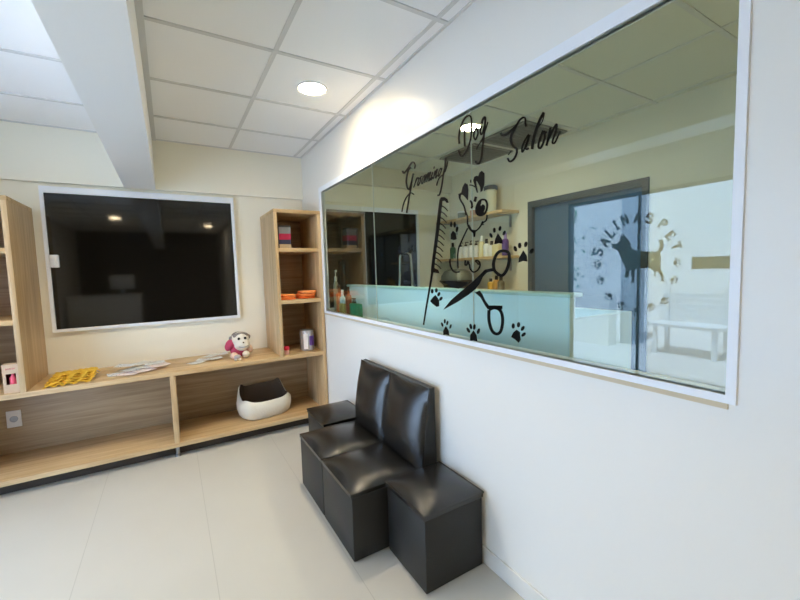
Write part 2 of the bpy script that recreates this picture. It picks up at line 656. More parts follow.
D.stroke(g((368, 212), (340, 232), (322, 265), (311, 305)), 0.95)
D.stroke(g((382, 190), (400, 130), (406, 92)), 0.9)
D.done('lettering_decal', 'black script lettering reading Grooming, above the comb on the interior window', 'lettering')
# --- Dog
D = Decal()
g = lambda *p: zp(455, 110, 10, p)
D.stroke(g((97, 135), (93, 200), (92, 280), (95, 365)), 1.3)
D.stroke(g((40, 338), (36, 260), (58, 160), (90, 90), (130, 56), (155, 70), (163, 130), (161, 220), (148, 310), (115, 400), (72, 460), (45, 448), (33, 402)), 1.5, 1.1)
D.stroke(g((208, 172), (190, 215), (184, 262), (198, 296), (216, 268), (226, 222), (208, 176), (232, 200)), 1.3)
D.stroke(g((264, 135), (278, 88), (298, 74), (296, 150), (284, 270), (270, 390), (258, 485), (236, 535), (210, 528), (204, 508)), 1.7, 1.2)
D.stroke(g((262, 160), (250, 205), (256, 245), (275, 220), (290, 160)), 1.3)
D.stroke(g((284, 258), (255, 318), (226, 360), (208, 395)), 0.9)
D.stroke(g((286, 235), (308, 180), (325, 118)), 0.9)
D.done('lettering_decal', 'black script lettering reading Dog, beside the lamp glow on the interior window', 'lettering')
# --- Salon
D = Decal()
g = lambda *p: zp(495, 108, 10, p)
D.stroke(g((52, 248), (72, 272), (115, 258), (175, 210), (215, 165), (242, 122), (278, 94), (298, 104), (301, 150), (306, 185)), 1.9, 1.2)
D.stroke(g((215, 165), (185, 220), (160, 275), (156, 330), (180, 382), (212, 410), (212, 455), (185, 510), (145, 535), (122, 500)), 1.9, 1.5)
D.stroke(g((130, 470), (148, 440), (165, 425)), 0.7)
D.stroke(g((336, 262), (300, 315), (270, 385), (268, 440), (292, 405), (322, 340), (340, 270)), 1.3)
D.stroke(g((336, 285), (312, 360), (305, 405), (320, 412), (332, 395)), 1.4)
D.stroke(g((486, 42), (448, 112), (408, 215), (380, 310), (368, 412)), 2.1)
D.stroke(g((489, 60), (470, 130), (440, 175), (410, 205)), 0.8)
D.stroke(g((478, 225), (445, 310), (430, 380), (448, 402), (474, 360), (494, 290), (488, 235), (510, 250)), 1.6)
D.stroke(g((552, 192), (535, 280), (510, 378)), 1.7)
D.stroke(g((520, 340), (555, 255), (598, 178), (614, 165), (604, 230), (575, 320), (574, 352), (595, 345), (622, 290), (648, 228)), 1.7, 1.2)
D.done('lettering_decal', 'black script lettering reading Salon, at the upper right of the interior window', 'lettering')
# --- comb
D = Decal()
g = lambda *p: zp(415, 190, 4, p)
D.poly(g((97, 38), (103, 29), (116, 28), (128, 36), (133, 50), (126, 52), (119, 43), (108, 44), (104, 80), (97, 150), (88, 215), (80, 270), (76, 312), (92, 320), (96, 334), (74, 330), (64, 334), (63, 318), (70, 260), (79, 190), (88, 110)))
D.stroke(g((68, 328), (58, 390), (44, 470), (33, 540)), 1.7, 1.1)
for k in range(11):
    t = k / 10
    sx, sy = 105 - 27 * t, 62 + 232 * t
    D.stroke(g((sx - 3, sy), (sx + 12, sy + 8), (sx + 25, sy + 22)), 0.95, 0.6)
D.done('comb_decal', 'tall black tail comb sticker left of the scissors on the interior window', 'decal')
# --- scissors
D = Decal()
g = lambda *p: zp(435, 240, 6, p)
D.poly(g((48, 418), (95, 360), (150, 312), (205, 268), (240, 235), (272, 204), (298, 177), (325, 172), (345, 168), (358, 186), (330, 190), (308, 196), (284, 222), (266, 262), (240, 296), (200, 328), (130, 374)))
D.stroke(g((352, 178), (349, 140), (362, 95), (385, 70), (415, 66), (440, 78), (443, 120), (432, 170), (412, 205), (392, 213), (366, 196)), 2.4, closed=True)
D.poly(g((36, 250), (80, 243), (130, 250), (205, 254), (180, 275), (140, 292), (95, 286), (80, 270)))
D.poly(g((238, 316), (266, 303), (282, 325), (300, 365), (325, 398), (310, 410), (298, 392), (272, 345)))
D.stroke(g((312, 404), (355, 404), (402, 405)), 3.0)
D.stroke(g((322, 420), (322, 480), (338, 540), (366, 564), (392, 548), (404, 490), (398, 440), (380, 415), (350, 408)), 2.4, closed=True)
D.done('scissors_decal', 'large black open scissors sticker in the middle of the interior window', 'decal')
# --- puppy drawing
D = Decal()
g = lambda *p: zp(452, 165, 12, p)
h = lambda *p: zp(445, 210, 8.571, p)
D.poly(g((72, 350), (108, 330), (124, 262), (152, 214), (184, 234), (192, 300), (186, 425), (162, 395), (130, 360), (104, 358), (98, 400), (84, 392)))
D.stroke(g((82, 375), (98, 420), (138, 488), (154, 545), (165, 600)), 1.2)
D.stroke(h((176, 18), (190, 60), (190, 110), (202, 152), (232, 186), (252, 186), (290, 154), (318, 112), (350, 88), (358, 42)), 1.1)
D.poly(h((192, 125), (204, 125), (228, 168), (262, 172), (254, 232), (243, 232), (238, 196), (206, 162)))
D.poly(g((252, 185), (264, 140), (292, 128), (312, 134), (328, 88), (354, 70), (386, 100), (382, 242), (358, 312), (340, 326), (334, 262), (306, 210), (284, 182), (290, 240), (308, 330), (294, 330), (272, 260)))
D.stroke(g((352, 415), (318, 445), (290, 510), (290, 575), (330, 605), (378, 590), (410, 540), (418, 470), (395, 420)), 1.6, closed=True)
D.poly(g((352, 418), (320, 446), (292, 512), (294, 572), (332, 602), (372, 582), (384, 540), (345, 530), (338, 480)))
D.ell(g((366, 515))[0], 2.2, 3.6, 0.1)
D.stroke(g((214, 425), (232, 455), (236, 500), (226, 520)), 1.5)
D.stroke(g((284, 380), (276, 410), (268, 440)), 2.0)
D.stroke(g((222, 176), (222, 212)), 0.9)
D.stroke(g((206, 240), (240, 244), (272, 262)), 0.9)
D.stroke(h((322, 96), (312, 118), (330, 126)), 1.1)
D.stroke(h((192, 155), (160, 222), (130, 288), (114, 330), (106, 400), (110, 500)), 1.0)
D.stroke(h((40, 420), (42, 470), (62, 515), (90, 534), (122, 528)), 1.3)
D.stroke(h((172, 430), (170, 468), (184, 470), (194, 440), (204, 470)), 1.3)
D.stroke(h((208, 468), (214, 505), (240, 532), (272, 520), (294, 488), (296, 455), (276, 432), (258, 438), (276, 452), (284, 470)), 1.2)
D.done('puppy_decal', 'black outline sticker of a sitting puppy with dark ears and eye patch', 'decal')


# --- paw prints
def paw(pad, toes, label, rx=1.6, ry=2.9):
    D = Decal()
    D.poly(pad)
    for t in toes:
        D.ell((t[0], t[1]), t[2] if len(t) > 2 else rx, t[3] if len(t) > 3 else ry, t[4] if len(t) > 4 else 0.0)
    D.done('paw_print_decal', label, 'decal', 'paw print stickers on the interior window')


def ztoes(x0, y0, s, ts, rx=1.6, ry=2.6):
    return [(x0 + t[0] / s, y0 + t[1] / s, rx, ry, t[2] if len(t) > 2 else 0.0) for t in ts]


z = lambda *p: zp(445, 210, 8.571, p)
paw(z((46, 250), (48, 205), (66, 178), (88, 198), (96, 250), (72, 258)), ztoes(445, 210, 8.571, ((50, 122), (80, 126), (100, 165, 0.2)), 1.2, 2.9),
    'black paw print sticker right of the comb, highest paw on the left')
z = lambda *p: zp(485, 215, 12, p)
paw(z((108, 352), (118, 292), (150, 218), (178, 258), (206, 300), (206, 345), (160, 340)), ztoes(485, 215, 12, ((68, 245, -0.4), (108, 182), (175, 162, 0.2), (226, 216, 0.4)), 1.3, 2.6),
    'black paw print sticker right of the puppy, above the scissors handle')
paw(z((398, 572), (405, 512), (455, 425), (498, 490), (504, 560), (450, 552)), ztoes(485, 215, 12, ((360, 405, -0.3), (412, 366), (485, 352, 0.2), (555, 432, 0.5)), 1.6, 2.9),
    'black paw print sticker to the right of the upper scissors handle')
z = lambda *p: zp(420, 280, 10, p)
paw(z((98, 210), (125, 175), (150, 150), (172, 176), (188, 205), (188, 262), (165, 270), (120, 236)), ztoes(420, 280, 10, ((119, 113), (160, 104), (185, 142, 0.4), (206, 188, 0.6)), 1.3, 2.3),
    'black paw print sticker beside the thin comb handle, left of the scissors tip')
paw(z((230, 552), (230, 508), (256, 460), (284, 510), (290, 556), (260, 545)), ztoes(420, 280, 10, ((219, 446, -0.3), (245, 412), (270, 430, 0.2), (302, 465, 0.3)), 0.9, 2.3),
    'small black paw print sticker below the scissors tip, on the lower glass edge')
z = lambda *p: zp(455, 290, 10, p)
paw(z((148, 510), (150, 450), (182, 405), (212, 452), (220, 516), (184, 505)), ztoes(455, 290, 10, ((130, 402, -0.5), (155, 366, -0.2), (190, 370, 0.1), (231, 412, 0.3)), 1.3, 2.9),
    'black paw print sticker under the vertical glass joint, at the lower glass edge')
paw(z((558, 470), (580, 425), (612, 398), (645, 422), (652, 498), (633, 528), (594, 492)), ztoes(455, 290, 10, ((579, 360), (632, 348, 0.1), (674, 384, 0.5), (682, 446, 0.8)), 1.5, 2.7),
    'black paw print sticker right of the lower scissors ring, farthest right paw')

# --- round shop sign on the entrance glass (seen mirrored in the big window)
LP = 4.35
XLOGO = 2 * 1.25 - LP
sign_mat = mat('navy_vinyl', (34, 36, 40), rough=0.5)
sign = empty('shop_sign_decal', (XLOGO, 2.23, 1.46))
tag(sign, 'round dark shop sign sticker with dog and ring of letters on the entrance glass', 'sign')
OFF = Matrix.Translation(Vector((-XLOGO, -2.23, -1.46)))


def sign_part(D, name):
    D.bm.transform(OFF)
    o = link(name, D.bm, sign_mat, sign)
    return o


def SD():
    return Decal(XL + 0.0064, XL + 0.0075, LP)


D = SD()
D.poly(zp(585, 200, 5.4545, [(143, 237), (150, 262), (180, 275), (195, 315), (215, 355), (222, 385), (215, 418), (225, 427), (237, 420), (243, 385), (250, 385), (255, 440), (245, 450), (268, 453), (272, 378), (300, 375), (350, 368), (372, 385), (378, 400), (370, 415), (385, 418), (392, 385), (405, 400), (418, 430), (412, 445), (432, 443), (428, 405), (412, 375), (415, 310), (408, 290), (425, 270), (431, 240), (420, 215), (402, 218), (409, 240), (405, 265), (385, 285), (360, 280), (280, 278), (255, 265), (243, 225), (222, 205), (210, 182), (207, 203), (195, 188), (190, 225), (165, 240)]))
sign_part(D, 'dog_silhouette')
LET = {
    'S': [[(0.95, 0.82), (0.75, 1.0), (0.3, 1.0), (0.08, 0.8), (0.2, 0.58), (0.8, 0.45), (0.95, 0.22), (0.7, 0.0), (0.25, 0.0), (0.05, 0.2)]],
    'A': [[(0.05, 0), (0.5, 1.0)], [(0.5, 1.0), (0.95, 0)], [(0.25, 0.35), (0.75, 0.35)], [(-0.08, 0), (0.22, 0)], [(0.75, 0), (1.08, 0)]],
    'L': [[(0.2, 0), (0.2, 1.0)], [(0.2, 0), (0.95, 0), (0.95, 0.25)], [(0.0, 1.0), (0.4, 1.0)], [(0.0, 0), (0.3, 0)]],
    'I': [[(0.5, 0), (0.5, 1.0)], [(0.25, 0), (0.75, 0)], [(0.25, 1.0), (0.75, 1.0)]],
    'N': [[(0.12, 0), (0.12, 1.0)], [(0.12, 1.0), (0.88, 0)], [(0.88, 0), (0.88, 1.0)], [(-0.05, 0), (0.3, 0)], [(0.7, 1.0), (1.05, 1.0)]],
    'P': [[(0.2, 0), (0.2, 1.0)], [(0.2, 1.0), (0.75, 1.0), (0.98, 0.78), (0.75, 0.5), (0.2, 0.5)], [(0.0, 0), (0.42, 0)]],
    'E': [[(0.2, 0), (0.2, 1.0)], [(0.05, 1.0), (0.92, 1.0), (0.92, 0.8)], [(0.2, 0.5), (0.7, 0.5)], [(0.05, 0), (0.95, 0), (0.95, 0.22)]],
    'T': [[(0.5, 0), (0.5, 1.0)], [(0.05, 0.78), (0.05, 1.0), (0.95, 1.0), (0.95, 0.78)], [(0.3, 0), (0.7, 0)]],
}
CY, CZ = 637.5, 265.0
for ch, u, v in (('S', 597.8, 252), ('A', 604.3, 241.8), ('L', 609.8, 233), ('I', 615.9, 225.3), ('N', 624.6, 219.8), ('A', 637.5, 217.8), ('S', 649.4, 218.2), ('P', 662.9, 223.8), ('E', 670.3, 235.4), ('T', 676.7, 246)):
    D = SD()
    r = Vector((u - CY, (v - CZ) * 0.88)).normalized()
    t = Vector((-r.y, r.x))
    W_, H_ = 6.4, 8.6
    for s in LET[ch]:
        D.stroke([(u + t.x * (p[0] - 0.5) * W_ + r.x * (p[1] - 0.5) * H_, v + t.y * (p[0] - 0.5) * W_ + r.y * (p[1] - 0.5) * H_) for p in s], 2.2, n=4 if ch in 'SP' else 1)
    sign_part(D, 'sign_letter')
for u, v in ((598.2, 264.5), (600.6, 279.8), (608.8, 296.3), (621.7, 304.9), (636, 311.5), (650.7, 306.7), (664.3, 300.3), (673.5, 280), (676.5, 262.7)):
    D = SD()
    r = Vector((u - CY, v - CZ)).normalized()
    t = Vector((-r.y, r.x))
    pt = lambda a, b: (u + t.x * a + r.x * b, v + t.y * a + r.y * b)
    D.poly([pt(-2.4, -3), pt(2.4, -3), pt(2.0, -0.6), pt(0, 1.4), pt(-2.0, -0.6)])
    for a, b in ((-3.6, 0.2), (-1.5, 3.0), (1.5, 3.0), (3.6, 0.2)):
        D.ell(pt(a, b), 1.1, 1.3, 0, 8)
    sign_part(D, 'sign_paw')
o = box('notice_plate', XL + 0.0061, XL + 0.008, 1.30, 1.75, 1.372, 1.486, sign_mat)
tag(o, 'dark oblong notice strip on the entrance glass beside the round sign', 'notice')

# ------------------------------------------------------------------ outside, seen only as a reflection
struct(box('ground_outside', -14.0, XL - 0.1, -9, 16, -0.16, -0.03, mat('pale_paving', (204, 208, 214), rough=0.7, var=0.08)))
o = box('street_facade', -7.6, -7.3, -8, 14, -0.03, 3.4, mat('white_render', (236, 238, 240), rough=0.8), None)
tag(o, 'white rendered building facade across the street outside the entrance', 'building')
bm = bmesh.new()
bx(bm, -5.0, -4.65, 3.75, 4.0, -0.03, 3.2, bevel=0.01)
o = link('pillar', bm, mat('grey_render', (176, 188, 200), rough=0.8), smooth=True)
tag(o, 'grey square pillar outside the entrance', 'pillar')
bm = bmesh.new()
rnd = random.Random(3)
for k in range(900):
    c = Vector((-5.6 + rnd.gauss(0, .35), 6.35 + rnd.gauss(0, .3), 0.9 + rnd.random() * 2.0))
    a = Vector((rnd.gauss(0, 1), rnd.gauss(0, 1), rnd.gauss(0, 1))).normalized()
    b = a.orthogonal().normalized()
    s = 0.06
    vs = [bm.verts.new(c + a * s), bm.verts.new(c + b * s * .5), bm.verts.new(c - a * s), bm.verts.new(c - b * s * .5)]
    bm.faces.new(vs)
tree = empty('street_tree', (-5.6, 6.35, -0.03))
tag(tree, 'leafy green street tree outside the entrance', 'tree')
bm.transform(Matrix.Translation((5.6, -6.35, 0.03)))
link('foliage', bm, mat('leaf_green', (70, 120, 60), rough=0.6), tree)
bm = bmesh.new()
tube(bm, [(0, 0, 0), (0.03, 0.02, 0.6), (0, 0.0, 1.4), (0.02, 0, 2.2)], 0.06)
link('trunk', bm, mat('bark', (96, 78, 60), rough=0.9), tree, smooth=True)
bm = bmesh.new()
bx(bm, -4.7, -4.2, 2.3, 3.3, 0.42, 0.47)
for k in range(5):
    bx(bm, -4.7, -4.66, 2.3, 3.3, 0.52 + k * .09, 0.58 + k * .09)
for y in (2.4, 3.2):
    bx(bm, -4.68, -4.62, y - .03, y + .03, -0.03, 1.0)
    bx(bm, -4.28, -4.22, y - .03, y + .03, -0.03, 0.42)
o2 = box('planter_wall', -4.45, -4.2, 3.95, 5.2, -0.03, 0.86, MAT['plastic_white'])
tag(o2, 'low white planter wall on the paving outside the entrance', 'wall')
o = link('street_bench', bm, mat('pale_blue_paint', (214, 224, 234), rough=0.5))
tag(o, 'pale slatted bench on the paving outside the entrance', 'bench')

# ------------------------------------------------------------------ bench unit and shelf towers
FY, BY = 3.468, 4.022
X0, X1 = -1.33, 1.236
unit = empty('low_cabinet', (0, FY, 0))
tag(unit, 'long low open oak cabinet running along the back wall under the dark window', 'cabinet')


def part(name, parent, x0, x1, y0, y1, z0, z1, m, bevel=0.0012):
    l = parent.location
    return box(name, x0 - l.x, x1 - l.x, y0 - l.y, y1 - l.y, z0 - l.z, z1 - l.z, m, parent, bevel=bevel)


part('top_board', unit, X0, X1 - 0.031, FY, BY, 0.667, 0.702, WX)
part('bottom_board', unit, X0, X1 - 0.031, FY, BY, 0.090, 0.125, WX)
part('back_panel', unit, X0, X1 - 0.031, BY - 0.018, BY, 0.125, 0.667, WB)
part('shade_strip', unit, X0, X1, FY + 0.10, FY + 0.118, 0.0, 0.0895, mat('under_cabinet_shade', (66, 58, 50), rough=0.7))  # dark strip added to give the shade under the cabinet
part('divider', unit, -0.048, -0.008, FY + 0.001, BY - 0.018, 0.125, 0.667, WZ)
part('side_panel', unit, X1 - 0.031, X1, FY, BY, 0.09, 0.702, WZ)
part('side_panel', unit, X0 - 0.03, X0, FY, BY, 0.09, 0.702, WZ)
for x in (-1.2, -0.03, 1.1):
    for y in (FY + 0.06, BY - 0.08):
        bm = bmesh.new()
        lathe(bm, [(0, 0), (0.022, 0), (0.022, 0.012), (0.014, 0.02), (0.014, 0.09), (0, 0.09)], x, y - FY)
        link('foot', bm, MAT['steel'], unit, smooth=True)


def tower(x0, x1, z0, z1, shelves, label):
    t = empty('shelf_tower', ((x0 + x1) / 2, FY, z0))
    tag(t, label, 'shelf')
    th = 0.03
    part('side_panel', t, x0, x0 + th, FY, BY, z0, z1 - th, WZ)
    part('side_panel', t, x1 - th, x1, FY, BY, z0, z1 - th, WZ)
    part('top_board', t, x0, x1, FY, BY, z1 - th, z1, WX)
    part('back_panel', t, x0 + th, x1 - th, BY - 0.018, BY, z0, z1 - th, WB)
    for zz in shelves:
        part('shelf', t, x0 + th, x1 - th, FY + 0.002, BY - 0.018, zz - 0.033, zz, WX)
    return t


tower(0.812, X1, 0.7025, 2.012, (1.205, 1.672), 'tall narrow oak shelf tower standing on the cabinet in the right corner')
tower(X0 - 0.03, -0.872, 0.7025, 2.002, (1.19, 1.665), 'tall oak shelf tower at the left edge, holding a pink gift box')

# power outlet on the cabinet back
o = empty('power_outlet', (-1.09, BY - 0.018, 0.395))
tag(o, 'white square power outlet on the back panel inside the low cabinet', 'outlet')
box('cover_plate', -0.043, 0.043, -0.009, 0, -0.065, 0.065, MAT['plastic_white'], o, bevel=0.004)
bm = bmesh.new()
for k in range(10):
    a0, a1 = k * PI / 5, (k + 1) * PI / 5
sock = bmesh.new()
lathe(sock, [(0.020, 0), (0.024, 0.0), (0.024, 0.003), (0.020, 0.003), (0.018, 0.001), (0, 0.001)])
sock.transform(Matrix.Translation((0, -0.0085, 0.0)) @ Matrix.Rotation(PI / 2, 4, 'X'))
bm.free()
link('socket', sock, mat('grey_socket', (170, 178, 190), rough=0.4), o, smooth=True)


# ------------------------------------------------------------------ poufs and padded chairs
def pouf(x0, x1, y0, y1, h, label):
    cx, cy = (x0 + x1) / 2, (y0 + y1) / 2
    p = empty('cube_pouf', (cx, cy, 0))
    tag(p, label, 'pouf', 'black leatherette poufs')
    a, b = (x1 - x0) / 2, (y1 - y0) / 2
    bm = bmesh.new()
    bx(bm, -a + .003, a - .003, -b + .003, b - .003, 0.006, h - 0.032, bevel=0.006)
    link('base', bm, MAT['leather_side'], p, smooth=True)
    bm = bmesh.new()
    zt = h - 0.004
    puff(bm, [(-a, -b, zt), (a, -b, zt), (a, b, zt), (-a, b, zt)], [(-a, -b, h - .03), (a, -b, h - .03), (a, b, h - .03), (-a, b, h - .03)], 0.036, 20)
    cu = link('cushion', bm, MAT['leather'], p, smooth=True, angle=50)
    bm = bmesh.new()
    zz = h - 0.006
    e = 0.002
    tube(bm, [(-a - e, -b - e, zz), (a + e, -b - e, zz)], 0.004, 6)
    tube(bm, [(a + e, -b - e, zz), (a + e, b + e, zz)], 0.004, 6)
    tube(bm, [(a + e, b + e, zz), (-a - e, b + e, zz)], 0.004, 6)
    tube(bm, [(-a - e, b + e, zz), (-a - e, -b - e, zz)], 0.004, 6)
    link('piping', bm, MAT['leather'], cu, smooth=True)
    for sx in (-1, 1):
        for sy in (-1, 1):
            bm = bmesh.new()
            bx(bm, sx * (a - .03) - .015, sx * (a - .03) + .015, sy * (b - .03) - .015, sy * (b - .03) + .015, 0, 0.006)
            link('glide', bm, MAT['black'], p)
    return p


pouf(0.882, 1.222, 1.325, 1.672, 0.378, 'black leatherette cube pouf nearest the camera, by the white skirting')
pouf(0.872, 1.215, 2.57, 2.95, 0.372, 'black leatherette cube pouf behind the padded chairs, next to the oak cabinet')


def padded_chair(y0, y1, label):
    cy = (y0 + y1) / 2
    c = empty('padded_chair', (0.95, cy, 0))
    tag(c, label, 'chair', 'armless black padded chairs')
    b = (y1 - y0) / 2 - 0.002
    fx, bxx = 0.69 - 0.95, 1.205 - 0.95
    bm = bmesh.new()
    bx(bm, fx + .004, 1.10 - 0.95, -b, b, 0.006, 0.335, bevel=0.006)
    link('seat_base', bm, MAT['leather_side'], c, smooth=True)
    bm = bmesh.new()
    xb = 1.098 - 0.95
    zt = 0.356
    puff(bm, [(fx, -b, zt), (xb, -b, zt), (xb, b, zt), (fx, b, zt)], [(fx, -b, .337), (xb, -b, .337), (xb, b, .337), (fx, b, .337)], 0.048, 20)
    link('seat_cushion', bm, MAT['leather'], c, smooth=True, angle=50)
    # wedge shaped back
    p0, p1 = Vector((1.100 - .95, 0, 0.34)), Vector((1.168 - .95, 0, 0.80))
    bm = bmesh.new()
    prof = [(1.112 - .95, 0.02), (1.112 - .95, 0.345), (1.176 - .95, 0.795), (bxx, 0.80), (bxx + .008, 0.02)]
    A = [bm.verts.new((x, -b, z_)) for x, z_ in prof]
    B = [bm.verts.new((x, b, z_)) for x, z_ in prof]
    bm.faces.new(A)
    bm.faces.new(B[::-1])
    for i in range(5):
        j = (i + 1) % 5
        bm.faces.new((A[i], B[i], B[j], A[j]))
    link('back_frame', bm, MAT['leather_side'], c)
    bm = bmesh.new()
    dx = Vector((0.010, 0, -0.0015))
    q = [p0 + Vector((0, -b, 0)), p0 + Vector((0, b, 0)), p1 + Vector((0, b, 0)), p1 + Vector((0, -b, 0))]
    puff(bm, q, [v + dx for v in q], 0.062, 24, power=2.6)
    link('back_cushion', bm, MAT['leather'], c, smooth=True, angle=50)
    for sx in (fx + .04, xb - .04):
        for sy in (-b + .03, b - .03):
            bm = bmesh.new()
            bx(bm, sx - .015, sx + .015, sy - .015, sy + .015, 0, 0.006)
            link('glide', bm, MAT['black'], c)
    return c


padded_chair(1.677, 2.107, 'black padded chair with wedge back, nearer of the two, behind the near pouf')
padded_chair(2.111, 2.541, 'black padded chair with wedge back, farther of the two, towards the oak cabinet')

# ------------------------------------------------------------------ dog bed
bed = empty('dog_bed', (0.70, 3.74, 0.125), math.radians(8))
tag(bed, 'small white fabric dog bed with brown lining inside the low cabinet', 'dog bed')


def bed_ring(s, zf, n=64, hx=0.235, hy=0.165):
    out = []
    for i in range(n):
        t = 2 * PI * i / n
        c, sn = math.cos(t), math.sin(t)
        k = (abs(c) ** 3.2 + abs(sn) ** 3.2) ** (-1 / 3.2)
        out.append((hx * k * c * s, hy * k * sn * s, zf(t)))
    return out


def rim(t):
    d1_ = math.exp(-((t - math.radians(38)) / 0.20) ** 2)
    d2_ = math.exp(-((t - math.radians(142)) / 0.20) ** 2)
    f_ = 0.018 * math.exp(-((t - math.radians(215)) / 0.3) ** 2) + 0.01 * math.exp(-((t - math.radians(325)) / 0.3) ** 2)
    back = 0.074 / (1 + math.exp(-9 * (math.sin(t) - 0.35)))
    return 0.175 + back + 0.036 * d1_ + 0.042 * d2_ + 0.012 * math.sin(t) + f_


def ringed(bm, rings, cap0=None, cap1=None):
    R = [[bm.verts.new(p) for p in r] for r in rings]
    n = len(R[0])
    for a, b in zip(R, R[1:]):
        for i in range(n):
            bm.faces.new((a[i], a[(i + 1) % n], b[(i + 1) % n], b[i]))
    if cap0:
        bm.faces.new(R[0][::-1])
    if cap1:
        bm.faces.new(R[-1])


bm = bmesh.new()
fold = lambda t, a: 1 + a * math.sin(7 * t + 1) * math.sin(3 * t)
rings = [bed_ring(0.80, lambda t: 0.0), bed_ring(0.92, lambda t: 0.02), bed_ring(1.0, lambda t: 0.085),
         bed_ring(1.0, lambda t: 0.14), bed_ring(0.93, lambda t: rim(t) - 0.012), bed_ring(0.88, rim)]
rings = [[(p[0] * fold(2 * PI * i / 64, .02), p[1] * fold(2 * PI * i / 64, .02), p[2]) for i, p in enumerate(r)] for r in rings]
ringed(bm, rings, cap0=True)
link('outer_shell', bm, mat('white_fabric', (226, 221, 206), rough=0.9, bump=0.3, bscale=60), bed, smooth=True, angle=80)
bm = bmesh.new()
rings = [bed_ring(0.872, lambda t: rim(t) + 0.003), bed_ring(0.84, lambda t: rim(t) - 0.006), bed_ring(0.80, lambda t: 0.11), bed_ring(0.72, lambda t: 0.06), bed_ring(0.4, lambda t: 0.05)]
rings = [[(p[0] * fold(2 * PI * i / 64, .02), p[1] * fold(2 * PI * i / 64, .02), p[2]) for i, p in enumerate(r)] for r in rings]
ringed(bm, rings, cap1=True)
link('lining', bm, mat('brown_plush', (84, 68, 54), rough=0.95, bump=0.4, bscale=90), bed, smooth=True, angle=80)

# ------------------------------------------------------------------ things on the cabinet
ZT = 0.7022


def bandana_mesh(seed, L=0.265, W=0.12):
    r = random.Random(seed)
    bm = bmesh.new()
    n, m = 48, 8
    ph = r.random() * 6
    g0, g1 = [], []
    for i in range(n + 1):
        row, row2 = [], []
        for j in range(m + 1):
            s, t = i / n, j / m
            amp = 0.0065 * (1 - t) ** 1.4
            zz = 0.0085 + amp * math.sin(s * 27 + ph + 1.2 * math.sin(5 * s + ph) + t * 2.3) + 0.014 * t * (1 - 0.5 * t) + 0.0012 * math.sin(47 * s + 9 * t + ph)
            x = (s - 0.5) * L * (1 - 0.10 * t) + 0.006 * math.sin(9 * t + ph)
            y = (t - 0.5) * W + 0.007 * math.sin(s * 21 + ph) + 0.004 * math.sin(s * 43)
            row.append(bm.verts.new((x, y, max(zz, 0.004))))
            row2.append(bm.verts.new((x, y, max(zz - 0.0035, 0.0005))))
        g0.append(row)
        g1.append(row2)
    for i in range(n):
        for j in range(m):
            bm.faces.new((g0[i][j], g0[i + 1][j], g0[i + 1][j + 1], g0[i][j + 1]))
            bm.faces.new((g1[i][j], g1[i][j + 1], g1[i + 1][j + 1], g1[i + 1][j]))
    for i in range(n):
        for j in (0, m):
            bm.faces.new((g0[i][j], g0[i + 1][j], g1[i + 1][j], g1[i][j]))
    for j in range(m):
        for i in (0, n):
            bm.faces.new((g0[i][j], g0[i][j + 1], g1[i][j + 1], g1[i][j]))
    return bm


ymat = mat('yellow_cloth', (230, 184, 58), rough=0.85, bump=0.2, bscale=150)
ylabels = ['crumpled yellow bandana lying lowest at the front of the yellow pile',
           'crumpled yellow bandana second up from the front of the yellow pile',
           'crumpled yellow bandana in the middle of the yellow pile',
           'crumpled yellow bandana second from the back of the yellow pile',
           'crumpled yellow bandana lying topmost at the back of the yellow pile']
for k in range(5):
    o = link('yellow_bandana', bandana_mesh(k), ymat, smooth=True, angle=60)
    o.location = (-0.672 + 0.008 * k, 3.575 + 0.027 * k, ZT + 0.0115 * k)
    o.rotation_euler = (0.0, 0, 0.17)
    tag(o, ylabels[k], 'bandana', 'yellow bandanas on the cabinet')


def paper_mat(name, base, ink, scale):
    m = base_mat(name, base, rough=0.6)
    nt = m.node_tree
    b = nt.nodes['Principled BSDF']
    tc = nt.nodes.new('ShaderNodeTexCoord')
    v = nt.nodes.new('ShaderNodeTexVoronoi')
    v.inputs['Scale'].default_value = scale
    nt.links.new(tc.outputs['Object'], v.inputs['Vector'])
    r = nt.nodes.new('ShaderNodeValToRGB')
    r.color_ramp.interpolation = 'CONSTANT'
    r.color_ramp.elements[0].color = (*lin(ink), 1)
    r.color_ramp.elements[1].position = 0.20
    r.color_ramp.elements[1].color = (*lin(base), 1)
    nt.links.new(v.outputs['Distance'], r.inputs['Fac'])
    nt.links.new(r.outputs['Color'], b.inputs['Base Color'])
    return m


PM = [paper_mat('paper_grey_print', (226, 226, 224), (96, 98, 104), 45), paper_mat('paper_pink_print', (240, 226, 220), (222, 150, 150), 38),
      paper_mat('paper_plain_print', (232, 230, 224), (150, 158, 165), 60)]


def leaflet(x, y, zz, rz, mi, w, l, label, group):
    bm = bmesh.new()
    n = 8
    top, bot = [], []
    for i in range(n + 1):
        s = i / n - 0.5
        zc = 0.004 * (2 * s) ** 2
        top.append((bm.verts.new((s * l, -w / 2, zc + .0012)), bm.verts.new((s * l, w / 2, zc + .0012))))
        bot.append((bm.verts.new((s * l, -w / 2, zc)), bm.verts.new((s * l, w / 2, zc))))
    for i in range(n):
        bm.faces.new((top[i][0], top[i + 1][0], top[i + 1][1], top[i][1]))
        bm.faces.new((bot[i][0], bot[i][1], bot[i + 1][1], bot[i + 1][0]))
        bm.faces.new((top[i][0], bot[i][0], bot[i + 1][0], top[i + 1][0]))
        bm.faces.new((top[i][1], top[i + 1][1], bot[i + 1][1], bot[i][1]))
    bm.faces.new((top[0][0], top[0][1], bot[0][1], bot[0][0]))
    bm.faces.new((top[n][0], bot[n][0], bot[n][1], top[n][1]))
    o = link('leaflet', bm, PM[mi], smooth=False)
    o.location = (x, y, zz)
    o.rotation_euler = (0, 0, rz)
    tag(o, label, 'leaflet', group)


